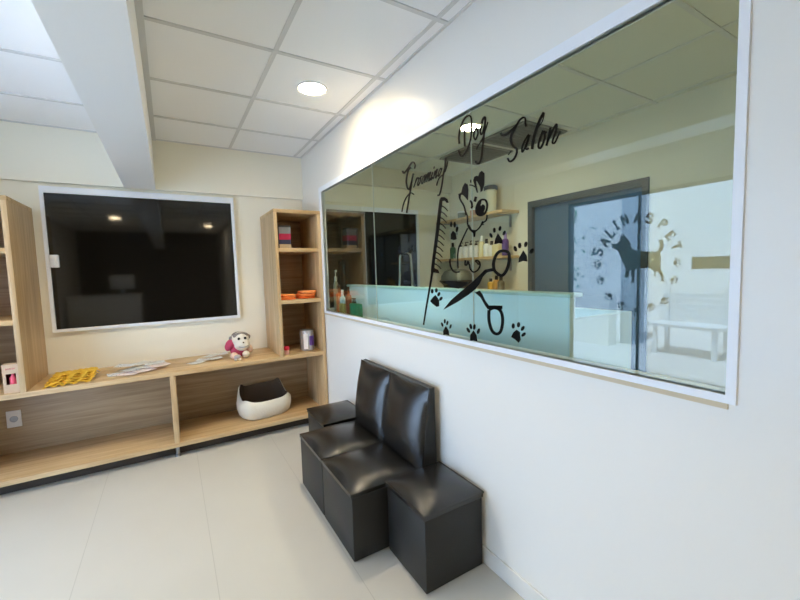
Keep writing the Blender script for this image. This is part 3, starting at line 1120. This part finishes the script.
pos = [(-0.385, 3.66, 0.2, 0), (-0.31, 3.60, -0.5, 1), (-0.22, 3.625, 0.5, 1), (-0.30, 3.70, 0.9, 0), (-0.20, 3.72, -0.2, 2),
       (-0.12, 3.68, 0.4, 1), (-0.15, 3.78, 0.1, 0), (-0.25, 3.80, 0.7, 2), (-0.34, 3.76, -0.3, 0)]
nm = ['patterned leaflet at the left end of the leaflet heap on the cabinet top', 'pink printed leaflet at the front left of the heap by the yellow bandanas', 'pink printed leaflet at the front middle of the larger leaflet heap',
      'grey printed leaflet in the middle of the larger leaflet heap', 'pale leaflet right of the middle of the larger leaflet heap', 'pink printed leaflet at the right end of the larger leaflet heap',
      'grey printed leaflet at the back right of the larger heap', 'pale leaflet at the back middle of the larger leaflet heap', 'grey printed leaflet at the back left of the larger leaflet heap']
for k, (x, y, r, mi) in enumerate(pos):
    leaflet(x, y, ZT + 0.0052 * k, r, mi, 0.115, 0.145, nm[k], 'larger heap of leaflets')
pos = [(0.15, 3.70, 0.5, 0), (0.22, 3.77, -0.4, 2), (0.30, 3.74, 0.2, 0), (0.27, 3.84, 0.8, 2), (0.36, 3.86, 0.1, 2)]
nm = ['grey spotted leaflet at the front left of the small heap near the plush toy', 'pale leaflet in the middle of the small leaflet heap', 'grey spotted leaflet at the front right of the small heap near the plush toy',
      'pale leaflet at the back of the small leaflet heap', 'pale leaflet at the back right of the small heap, behind the plush toy']
for k, (x, y, r, mi) in enumerate(pos):
    leaflet(x, y, ZT + 0.0052 * k, r, mi, 0.09, 0.12, nm[k], 'small heap of leaflets')

# plush toy
t = empty('plush_toy', (0.495, 3.69, ZT), math.radians(8))
tag(t, 'small seated plush toy with white face, grey hair and pink coat on the cabinet', 'plush toy')
white_pl = mat('white_plush', (232, 226, 214), rough=0.95, bump=0.5, bscale=140)
pink_pl = mat('magenta_plush', (184, 70, 100), rough=0.9, bump=0.4, bscale=140)
skin_pl = mat('peach_plush', (236, 202, 182), rough=0.95, bump=0.4, bscale=140)
grey_pl = mat('grey_plush', (136, 128, 124), rough=0.95, bump=0.6, bscale=120)
bm = bmesh.new()
ball(bm, (0, 0.01, 0.075), 0.07, 20, (1.0, 0.9, 1.05))
link('body', bm, pink_pl, t, smooth=True)
bm = bmesh.new()
ball(bm, (0.015, -0.005, 0.165), 0.072, 22, (1.05, 0.92, 0.95))
ball(bm, (0.02, -0.045, 0.120), 0.056, 18, (1.2, 0.75, 0.95))
hdp = link('head', bm, white_pl, t, smooth=True)
bm = bmesh.new()
ball(bm, (0.012, 0.016, 0.199), 0.058, 20, (1.06, 0.95, 0.60))
for k in range(9):
    a = -0.9 + k * 0.22
    ball(bm, (0.015 + 0.062 * math.sin(a), -0.03, 0.185 + 0.03 * math.cos(a)), 0.018, 10)
link('hair', bm, grey_pl, hdp, smooth=True)
for sx in (-1, 1):
    bm = bmesh.new()
    ball(bm, (0.015 + sx * 0.076, 0.0, 0.18), 0.022, 12, (0.8, 0.6, 1))
    link('ear', bm, grey_pl, hdp, smooth=True)
    bm = bmesh.new()
    ball(bm, (0.015 + sx * 0.027, -0.066, 0.18), 0.011, 10, (1.1, 0.6, 1.1))
    link('eye', bm, MAT['black'], hdp, smooth=True)
bm = bmesh.new()
ball(bm, (0.02, -0.086, 0.145), 0.007, 10)
link('nose', bm, mat('brown_button', (96, 74, 60), rough=0.4), hdp, smooth=True)
bm = bmesh.new()
tube(bm, [(-0.02, -0.079, 0.110), (0.0, -0.086, 0.105), (0.02, -0.088, 0.103), (0.04, -0.086, 0.105), (0.06, -0.079, 0.110)], 0.0025, 6)
link('mouth', bm, mat('grey_thread', (120, 124, 140), rough=0.7), hdp, smooth=True)
bm = bmesh.new()
ball(bm, (-0.075, 0.0, 0.125), 0.042, 16, (0.85, 0.8, 1.35), (0, 0.5, 0))
link('sleeve', bm, pink_pl, t, smooth=True)
bm = bmesh.new()
ball(bm, (0.09, -0.015, 0.075), 0.034, 14, (0.8, 0.8, 1.2), (0, -0.4, 0))
link('arm', bm, skin_pl, t, smooth=True)
for sx, c in ((-0.055, -0.05), (0.045, -0.05)):
    bm = bmesh.new()
    ball(bm, (sx, c, 0.032), 0.036, 14, (0.85, 1.2, 0.85))
    link('leg', bm, skin_pl if sx < 0 else white_pl, t, smooth=True)
t = empty('small_figurine', (0.465, 3.555, ZT), 0)
tag(t, 'tiny white and grey figurine in front of the plush toy', 'figurine')
bm = bmesh.new()
ball(bm, (-0.016, 0, 0.012), 0.014, 12, (1, 1, .85))
ball(bm, (0.016, 0, 0.012), 0.014, 12, (1, 1, .85))
link('feet', bm, white_pl, t, smooth=True)
bm = bmesh.new()
ball(bm, (0, 0.004, 0.034), 0.024, 14, (1.2, .9, .8))
link('body', bm, mat('pale_grey_plush', (176, 168, 170), rough=0.9), t, smooth=True)

# tin
t = empty('storage_tin', (1.105, 3.63, ZT))
tag(t, 'silver white tin with purple label on the lowest shelf of the right tower', 'tin')
bm = bmesh.new()
lathe(bm, [(0, 0), (0.062, 0), (0.067, 0.006), (0.067, 0.178), (0.060, 0.190), (0, 0.190)], seg=32)
link('body', bm, mat('silver_print', (196, 196, 204), rough=0.25, metal=0.6, var=0.25, vscale=14), t, smooth=True)
bm = bmesh.new()
lathe(bm, [(0.0605, 0.187), (0.064, 0.187), (0.064, 0.197), (0.058, 0.197), (0.056, 0.192), (0, 0.192)], seg=32)
link('lid', bm, MAT['steel'], t, smooth=True)


def label_patch(name, parent, r, a0, a1, z0, z1, m):
    bm = bmesh.new()
    n = 12
    V = []
    for i in range(n + 1):
        a = a0 + (a1 - a0) * i / n
        V.append([bm.verts.new((rr * math.cos(a), rr * math.sin(a), zz)) for rr in (r, r + .0012) for zz in (z0, z1)])
    for i in range(n):
        a, b = V[i], V[i + 1]
        bm.faces.new((a[2], b[2], b[3], a[3]))
        bm.faces.new((a[0], a[1], b[1], b[0]))
        bm.faces.new((a[0], b[0], b[2], a[2]))
        bm.faces.new((a[1], a[3], b[3], b[1]))
    bm.faces.new((V[0][0], V[0][2], V[0][3], V[0][1]))
    bm.faces.new((V[n][0], V[n][1], V[n][3], V[n][2]))
    return link(name, bm, m, parent, smooth=True)


label_patch('label', t, 0.067, math.radians(-88), math.radians(-38), 0.05, 0.142, mat('purple_label', (92, 62, 150), rough=0.4))
label_patch('emblem', t, 0.067, math.radians(-135), math.radians(-100), 0.02, 0.165, mat('white_label', (236, 234, 236), rough=0.4))
# little pink bottle
t = empty('small_bottle', (0.886, 3.55, ZT))
tag(t, 'tiny pink capped white bottle left of the tin', 'bottle')
bm = bmesh.new()
lathe(bm, [(0, 0), (0.02, 0), (0.022, 0.004), (0.022, 0.036), (0.014, 0.044), (0, 0.044)], seg=18)
link('body', bm, mat('pale_pink_plastic', (240, 196, 196), rough=0.3), t, smooth=True)
bm = bmesh.new()
lathe(bm, [(0, 0.042), (0.026, 0.042), (0.026, 0.070), (0.020, 0.074), (0, 0.074)], seg=18)
link('cap', bm, mat('pink_red_plastic', (206, 52, 78), rough=0.3), t, smooth=True)
# gift box in left tower
t = empty('gift_box', (-0.947, 3.53, ZT))
tag(t, 'kraft cardboard box with window showing a pink bottle, in the left tower', 'box')
kraft = mat('kraft_card', (205, 178, 150), rough=0.8)
bm = bmesh.new()
w_, d_, h_ = 0.041, 0.03, 0.192
bx(bm, -w_, w_, d_ - .002, d_, 0, h_)
bx(bm, -w_, -w_ + .002, -d_, d_ - .002, 0, h_)
bx(bm, w_ - .002, w_, -d_, d_ - .002, 0, h_)
bx(bm, -w_, w_, -d_, d_, h_, h_ + .002)
bx(bm, -w_ + .002, w_ - .002, -d_, d_ - .002, 0, .002)
bx(bm, -w_ + .002, w_ - .002, -d_, -d_ + .002, .002, .058)
bx(bm, -w_ + .002, w_ - .002, -d_, -d_ + .002, .130, h_)
bx(bm, -w_ + .002, -w_ + .016, -d_, -d_ + .002, .058, .130)
bx(bm, w_ - .016, w_ - .002, -d_, -d_ + .002, .058, .130)
link('carton', bm, kraft, t)
box('window_liner', -w_ + .004, w_ - .004, d_ - .008, d_ - .004, .004, h_ - .01, mat('maroon_card', (70, 24, 34), rough=0.7), t)
bm = bmesh.new()
lathe(bm, [(0, .003), (0.018, .003), (0.019, .01), (0.019, .10), (0.009, .115), (0.009, .128), (0, .128)], 0.004, -0.004, 18)
link('bottle', bm, mat('pink_glossy', (232, 92, 112), rough=0.2), t, smooth=True)
bm = bmesh.new()
for k in range(3):
    x = -0.018 + k * 0.017
    tube(bm, [(x - .006, -d_ - .0005, .158), (x - .002, -d_ - .0005, .168), (x + .003, -d_ - .0005, .160), (x + .007, -d_ - .0005, .167)], .0016, 5)
link('pink_print', bm, mat('pink_ink', (222, 92, 122), rough=0.6), t)
# striped pack on the top shelf
t = empty('striped_box', (0.925, 3.585, 1.6725), math.radians(-4))
tag(t, 'small box with grey, magenta and navy stripes on the top shelf of the right tower', 'box')
hh = [0, 0.038, 0.078, 0.132, 0.19, 0.206]
cs = [('cream_band', (178, 162, 136)), ('navy_band', (40, 48, 82)), ('magenta_band', (170, 26, 72)), ('grey_band', (126, 130, 138)), ('dark_band', (40, 38, 42))]
bm = bmesh.new()
for i in range(5):
    bx(bm, -0.052, 0.052, -0.05, 0.05, hh[i], hh[i + 1], mi=i)
link('carton', bm, [mat(n_, c_, rough=0.6) for n_, c_ in cs], t)
box('dark_sleeve', -0.070, -0.0525, -0.05, 0.05, 0, 0.200, mat('charcoal_card', (48, 44, 48), rough=0.6), t)


# orange folded cloths
def cloth_mesh(w, d, h, seed):
    r = random.Random(seed)
    bm = bmesh.new()
    n = 20
    rr = []
    for zf, s in ((0.0, 0.93), (0.15, 0.99), (0.5, 1.0), (0.85, 0.99), (1.0, 0.92)):
        ring = []
        for i in range(40):
            t_ = 2 * PI * i / 40
            c, sn = math.cos(t_), math.sin(t_)
            k = (abs(c) ** 5 + abs(sn) ** 5) ** (-0.2)
            ring.append((w / 2 * k * c * s, d / 2 * k * sn * s, h * zf + (0.0025 * math.sin(3 * t_ + seed) if 0 < zf else 0)))
        rr.append(ring)
    ringed(bm, rr, cap0=True, cap1=True)
    return bm


for k, (x, y, zz, w, c, lb) in enumerate((
        (0.925, 3.60, 0.0, 0.15, (236, 120, 52), 'orange folded cloth at the bottom of the left, lower stack'),
        (0.935, 3.61, 0.025, 0.13, (244, 150, 84), 'orange folded cloth on top of the left, lower stack'),
        (1.105, 3.615, 0.0, 0.155, (232, 104, 42), 'orange folded cloth at the bottom of the right, taller stack'),
        (1.108, 3.61, 0.025, 0.16, (240, 134, 66), 'orange folded cloth in the middle of the right, taller stack'),
        (1.118, 3.605, 0.050, 0.145, (248, 160, 96), 'pale orange folded cloth on top of the right, taller stack'))):
    o = link('folded_cloth', cloth_mesh(w, 0.16, 0.0225, k), mat('orange_cloth_%d' % k, c, rough=0.85), smooth=True, angle=60)
    o.location = (x, y, 1.2055 + zz)
    o.rotation_euler = (0, 0, 0.06 * (k - 2))
    tag(o, lb, 'cloth', 'orange folded cloths')

# ------------------------------------------------------------------ downlights
LAMP = emit_mat('lamp_glow', (1.0, 0.79, 0.49), 78.0)


def downlight(x, y, label):
    d = empty('downlight', (x, y, ZC - 0.0005))
    tag(d, label, 'ceiling light', 'round recessed downlights')
    bm = bmesh.new()
    lathe(bm, [(0.082, 0), (0.097, 0), (0.097, -0.006), (0.092, -0.010), (0.082, -0.006), (0.082, 0)], seg=40)
    link('trim_ring', bm, MAT['plastic_white'], d, smooth=True)
    bm = bmesh.new()
    lathe(bm, [(0, -0.006), (0.0815, -0.006), (0.0815, 0), (0, 0)], seg=40)
    link('diffuser', bm, LAMP, d)
    al = bpy.data.lights.new('downlight_beam', 'AREA')
    al.shape = 'DISK'
    al.size = 0.15
    al.energy = 5.0
    al.spread = math.radians(128)
    al.color = (1.0, 0.88, 0.68)
    lo = bpy.data.objects.new('downlight_beam', al)
    lo.location = (0, 0, -0.009)
    COL.objects.link(lo)
    lo.parent = d
    return d


downlight(0.867, 2.478, 'lit round downlight in the ceiling tile above the black chairs')
downlight(0.87, -2.18, 'lit round downlight behind the camera, mirrored at right in the dark window')
downlight(-0.83, -1.30, 'lit round downlight left of the beam behind the camera, mirrored in the dark window')
downlight(-0.83, 2.30, 'lit round downlight left of the beam, outside the picture')
downlight(2.255, 2.54, 'lit round downlight in the grooming room ceiling behind the word Dog')

downlight(2.255, -0.55, 'added unseen ceiling lamp brightening the grooming room, beside the entrance end')  # extra lamp added out of view to brighten the grooming room

# ------------------------------------------------------------------ grooming room
def vent(x, y, label):
    v = empty('ceiling_vent', (x, y, ZC - 0.007))
    tag(v, label, 'vent', 'square grey ceiling vents')
    a = 0.262
    bm = bmesh.new()
    for s in (-1, 1):
        bx(bm, -a, a, s * a - .012, s * a + .012, -0.012, 0)
        bx(bm, s * a - .012, s * a + .012, -a + .012, a - .012, -0.012, 0)
    link('vent_frame', bm, mat('grey_metal', (120, 122, 112), rough=0.5), v)
    bm = bmesh.new()
    bx(bm, -a + .013, a - .013, -a + .013, a - .013, -0.003, 0)
    for k in range(9):
        y_ = -a + 0.05 + k * 0.053
        bx(bm, -a + .013, a - .013, y_ - .008, y_ + .008, -0.010, -0.004)
    link('grille', bm, mat('dark_grille', (70, 72, 66), rough=0.6), v)


vent(2.82, 3.10, 'dark square ceiling vent in the grooming room, behind the word Dog')
vent(2.82, 2.48, 'dark square ceiling vent in the grooming room, behind the word Salon')

tub = empty('bathing_tub', (1.75, 2.25, 0))
tag(tub, 'long pale turquoise bathing tub behind the interior window', 'tub')
turq = mat('pale_turquoise_laminate', (206, 236, 254), rough=0.35)
y0, y1 = 1.06 - 2.25, 3.52 - 2.25
bm = bmesh.new()
bx(bm, -0.25, -0.21, y0, y1, 0.05, 1.30)
bx(bm, 0.21, 0.25, y0, y1, 0.05, 1.20)
bx(bm, -0.21, 0.21, y0, y0 + 0.04, 0.05, 1.20)
bx(bm, -0.21, 0.21, y1 - 0.04, y1, 0.05, 1.20)
bx(bm, -0.21, 0.21, y0 + .04, y1 - .04, 0.85, 0.88)
link('tub_body', bm, turq, tub)
bm = bmesh.new()
bx(bm, -0.256, -0.16, y0 - .005, y1 + .005, 1.30, 1.318, bevel=0.006)
link('tub_rim', bm, mat('turquoise_rim', (178, 214, 220), rough=0.4), tub, smooth=True)
for sx in (-.2, .2):
    for sy in (y0 + .1, 0, y1 - .1):
        bm = bmesh.new()
        bx(bm, sx - .02, sx + .02, sy - .02, sy + .02, 0, 0.05)
        link('tub_foot', bm, MAT['steel'], tub)

arm = empty('shower_pipe', (1.985, 3.20, 1.20))
tag(arm, 'bent chrome pipe rising from the tub in front of the dark window', 'pipe')
bm = bmesh.new()
p = [(0, 0.135, 0), (0, 0.11, 0.2), (0, 0.10, 0.37), (0, 0.085, 0.395), (0, 0.06, 0.40), (0, -0.06, 0.40), (0, -0.09, 0.39), (0, -0.10, 0.36), (0, -0.125, 0.0)]
tube(bm, p, 0.012, 10)
link('pipe', bm, MAT['chrome'], arm, smooth=True)
for fy in (0.135, -0.125):
    bm = bmesh.new()
    lathe(bm, [(0, 0), (0.024, 0), (0.024, 0.006), (0.014, 0.012), (0, 0.012)], 0, fy)
    link('flange', bm, MAT['chrome'], arm, smooth=True)

cab = empty('grooming_counter', (2.98, 2.0, 0))
tag(cab, 'beige counter against the grooming room far wall, hidden behind the tub', 'counter')
cbm = mat('beige_laminate', (206, 194, 164), rough=0.5)
box('counter_top', -0.22, 0.215, 0.80, 2.02, 1.16, 1.20, cbm, cab, bevel=0.003)
box('body', -0.20, 0.215, 0.82, 2.0, 0.0, 1.16, cbm, cab)


def wall_shelf(zz, ya, yb, label):
    s = empty('wall_shelf', (XF, (ya + yb) / 2, zz))
    tag(s, label, 'shelf', 'grooming room wall shelves')
    l = (yb - ya) / 2
    box('board', -0.25, 0, -l, l, -0.028, 0, WX, s, bevel=0.002)
    for y_ in (-l + .12, l - .12):
        bm = bmesh.new()
        bx(bm, -0.012, 0, y_ - .012, y_ + .012, -0.16, -0.028)
        bx(bm, -0.2, -0.012, y_ - .012, y_ + .012, -0.038, -0.028)
        link('bracket', bm, MAT['steel'], s)


wall_shelf(1.565, 2.86, 4.0, 'lower oak wall shelf with a row of bottles in the grooming room')
wall_shelf(2.035, 2.86, 4.0, 'upper oak wall shelf with jar in the grooming room')


def bottle(x, y, zz, r, h, body, cap, label, group=None, pump=False):
    b = empty('bottle', (x, y, zz))
    tag(b, label, 'bottle', group)
    bm = bmesh.new()
    hb = h * 0.74
    lathe(bm, [(0, 0), (r * .94, 0), (r, 0.006), (r, hb * .86), (r * .8, hb * .95), (r * .42, hb), (0, hb)], seg=16)
    link('body', bm, body, b, smooth=True)
    bm = bmesh.new()
    if pump:
        lathe(bm, [(0, hb), (r * .45, hb), (r * .45, hb + h * .1), (r * .16, hb + h * .12), (r * .16, h * .96), (0, h * .96)], seg=12)
        bx(bm, -r * .2, r * .2, -r * 1.1, r * .2, h * .95, h)
    else:
        lathe(bm, [(0, hb), (r * .48, hb), (r * .45, h), (0, h)], seg=12)
    link('pump' if pump else 'cap', bm, cap, b, smooth=True)
    return b


wt = MAT['plastic_white']
bl = MAT['black']
crm = mat('cream_plastic', (226, 214, 170), rough=0.4)
grp = 'bottles on the lower grooming shelf'
SX = 3.06
for y, h, bd, cp, lb, pm in (
        (3.80, 0.20, mat('green_plastic', (70, 110, 84), rough=0.4), bl, 'dark green bottle at the left end of the lower grooming shelf', False),
        (3.65, 0.19, wt, bl, 'white pump bottle second from the left on the lower grooming shelf', True),
        (3.555, 0.19, wt, bl, 'white pump bottle third from the left on the lower grooming shelf', True),
        (3.465, 0.20, wt, bl, 'white pump bottle fourth from the left, behind the glass joint', True),
        (3.375, 0.19, wt, bl, 'white pump bottle just right of the glass joint', True),
        (3.285, 0.24, crm, wt, 'tall cream bottle in the middle of the bottle row', False),
        (3.205, 0.20, wt, bl, 'white bottle right of the tall cream bottle', False),
        (3.125, 0.17, wt, bl, 'short white bottle beside the cream box on the grooming shelf', False),
        (2.925, 0.24, mat('purple_plastic', (88, 62, 128), rough=0.35), mat('pale_purple', (150, 130, 180), rough=0.4), 'tall purple bottle at the right end of the lower grooming shelf', False)):
    bottle(SX, y, 1.5655, 0.036, h, bd, cp, lb, grp, pm)
o = box('cream_box', SX - .05, SX + .05, 2.975, 3.075, 1.5655, 1.69, crm, None, bevel=0.003)
tag(o, 'cream box on the lower grooming shelf left of the purple bottle', 'box')
j = empty('storage_jar', (3.06, 3.13, 2.0355))
tag(j, 'clear jar with dark lid on the upper grooming shelf', 'jar')
bm = bmesh.new()
lathe(bm, [(0, 0), (0.06, 0), (0.065, 0.01), (0.065, 0.23), (0.055, 0.25), (0, 0.25)], seg=20)
link('body', bm, mat('frosted_plastic', (216, 214, 192), rough=0.3), j, smooth=True)
bm = bmesh.new()
lathe(bm, [(0, 0.25), (0.075, 0.25), (0.075, 0.285), (0.06, 0.295), (0, 0.295)], seg=20)
link('lid', bm, mat('dark_teal_lid', (38, 46, 46), rough=0.4), j, smooth=True)
for y, c, n_, lb in ((3.62, (120, 134, 130), 'grey_tub', 'small grey pot on the upper grooming shelf, left'), (3.40, (196, 150, 128), 'pink_tub', 'small pinkish pot on the upper grooming shelf')):
    p = empty('pot', (3.06, y, 2.0355))
    tag(p, lb, 'pot')
    bm = bmesh.new()
    lathe(bm, [(0, 0), (0.045, 0), (0.048, 0.006), (0.048, 0.07), (0, 0.07)], seg=18)
    link('body', bm, mat(n_, c, rough=0.5), p, smooth=True)
    bm = bmesh.new()
    lathe(bm, [(0, 0.07), (0.051, 0.07), (0.051, 0.09), (0, 0.09)], seg=18)
    link('lid', bm, wt, p, smooth=True)

hd = empty('drying_hood', (2.92, 3.56, 1.20))
tag(hd, 'grey dome shaped drying hood with dark brim on the grooming counter', 'dryer')
bm = bmesh.new()
lathe(bm, [(0, 0), (0.16, 0), (0.16, 0.05), (0.21, 0.10), (0.20, 0.11), (0, 0.11)], seg=28)
link('brim', bm, mat('dark_grey_plastic', (44, 46, 44), rough=0.4), hd, smooth=True)
bm = bmesh.new()
lathe(bm, [(0.19, 0.111), (0.185, 0.16), (0.15, 0.215), (0.09, 0.235), (0, 0.24)], seg=28)
link('dome', bm, mat('grey_plastic', (110, 114, 108), rough=0.4), hd, smooth=True)
for y, h, c, n_, lb in ((2.98, 0.13, (206, 160, 60), 'amber_plastic', 'small amber jar on the grooming counter under the scissors handle'),
                        (2.90, 0.16, (190, 140, 70), 'honey_plastic', 'amber bottle on the grooming counter, middle of three'),
                        (2.835, 0.15, (120, 110, 90), 'brown_plastic', 'brownish bottle on the grooming counter beside the dark doorway')):
    bottle(2.90, y, 1.2005, 0.036, h, mat(n_, c, rough=0.35), bl, lb)

# toiletries on the window ledge inside the grooming room
LX, LZ = 1.325, WZ0 - 0.0245
bottle(LX, 3.375, LZ, 0.024, 0.40, mat('grey_bottle', (128, 128, 112), rough=0.4), mat('pale_cap', (196, 190, 176), rough=0.4), 'tall grey bottle at the left end of the window ledge', pump=True)
bottle(LX, 3.305, LZ, 0.028, 0.26, mat('orange_bottle', (190, 98, 44), rough=0.35), mat('brown_cap', (70, 44, 30), rough=0.4), 'orange bottle with dark cap on the window ledge')
bottle(LX, 3.225, LZ, 0.026, 0.22, mat('pale_blue_bottle', (170, 196, 214), rough=0.3), wt, 'pale blue bottle on the window ledge behind the small olive box')
bottle(LX + .012, 3.12, LZ, 0.028, 0.25, mat('rust_bottle', (130, 62, 38), rough=0.35), mat('dark_brown_cap', (60, 34, 24), rough=0.4), 'rust brown bottle beside the tub end on the window ledge')
o = box('olive_box', LX - .04, LX - .008, 3.12, 3.215, LZ, LZ + 0.10, mat('olive_card', (150, 136, 74), rough=0.6), None, bevel=0.003)
tag(o, 'small olive yellow box on the window ledge', 'box')
gp = empty('green_pack', (1.319, 2.93, LZ))
tag(gp, 'green bottle pack with two black pumps on the window ledge', 'bottle')
bm = bmesh.new()
bx(bm, -0.025, 0.025, -0.085, 0.085, 0, 0.115, bevel=0.012, seg=3)
link('body', bm, mat('green_gloss', (10, 118, 84), rough=0.3), gp, smooth=True)
for y_ in (0.05, 0.015):
    bm = bmesh.new()
    lathe(bm, [(0, 0.113), (0.012, 0.113), (0.012, 0.128), (0.005, 0.130), (0.005, 0.150), (0, 0.150)], 0, y_, 10)
    bx(bm, -0.006, 0.006, y_ - .006, y_ + .022, 0.148, 0.158)
    link('pump', bm, bl, gp, smooth=True)

# ------------------------------------------------------------------ reception desk, behind the camera (mirrored in the dark window)
dk = empty('reception_desk', (-1.17, -2.2, 0))
tag(dk, 'white reception desk behind the camera, mirrored in the dark window', 'desk')
box('front_panel', -0.61, 0.61, 0.22, 0.25, 0.0, 1.06, MAT['plastic_white'], dk, bevel=0.003)
box('side_panel', -0.61, -0.58, -0.3, 0.22, 0.0, 1.06, MAT['plastic_white'], dk, bevel=0.003)
box('side_panel', 0.58, 0.61, -0.3, 0.22, 0.0, 1.06, MAT['plastic_white'], dk, bevel=0.003)
box('top_board', -0.63, 0.63, -0.32, 0.27, 1.06, 1.10, MAT['plastic_white'], dk, bevel=0.003)
mo = empty('desk_monitor', (-0.88, -2.25, 1.10))
tag(mo, 'white monitor seen from behind on the reception desk', 'monitor')
box('screen', -0.22, 0.22, -0.02, 0.02, 0.12, 0.42, mat('monitor_shell', (200, 205, 210), rough=0.4), mo, bevel=0.006)
box('stand', -0.04, 0.04, -0.04, 0.0, 0.012, 0.14, MAT['steel'], mo, bevel=0.003)
box('foot', -0.11, 0.11, -0.09, 0.06, 0.0, 0.012, MAT['steel'], mo, bevel=0.003)

# ------------------------------------------------------------------ daylight
w = bpy.data.worlds.new('daylight')
S.world = w
w.use_nodes = True
bg = w.node_tree.nodes['Background']
bg.inputs['Color'].default_value = (0.45, 0.67, 1.0, 1)
bg.inputs['Strength'].default_value = 3.6
sl = bpy.data.lights.new('sun', 'SUN')
sl.energy = 12.0
sl.color = (0.72, 0.85, 1.0)
sl.angle = math.radians(2)
so = bpy.data.objects.new('sun', sl)
so.rotation_euler = (math.radians(6), math.radians(21), 0)
COL.objects.link(so)

# ------------------------------------------------------------------ view and sampling
S.view_settings.view_transform = 'Standard'
S.view_settings.look = 'None'
S.view_settings.exposure = 0.60
S.view_settings.gamma = 1.0
S.view_settings.use_curve_mapping = False
cy = S.cycles
cy.use_denoising = True
cy.max_bounces = 10
cy.diffuse_bounces = 6
cy.glossy_bounces = 5
cy.transparent_max_bounces = 16
cy.sample_clamp_indirect = 8.0
cy.caustics_reflective = False
cy.caustics_refractive = False
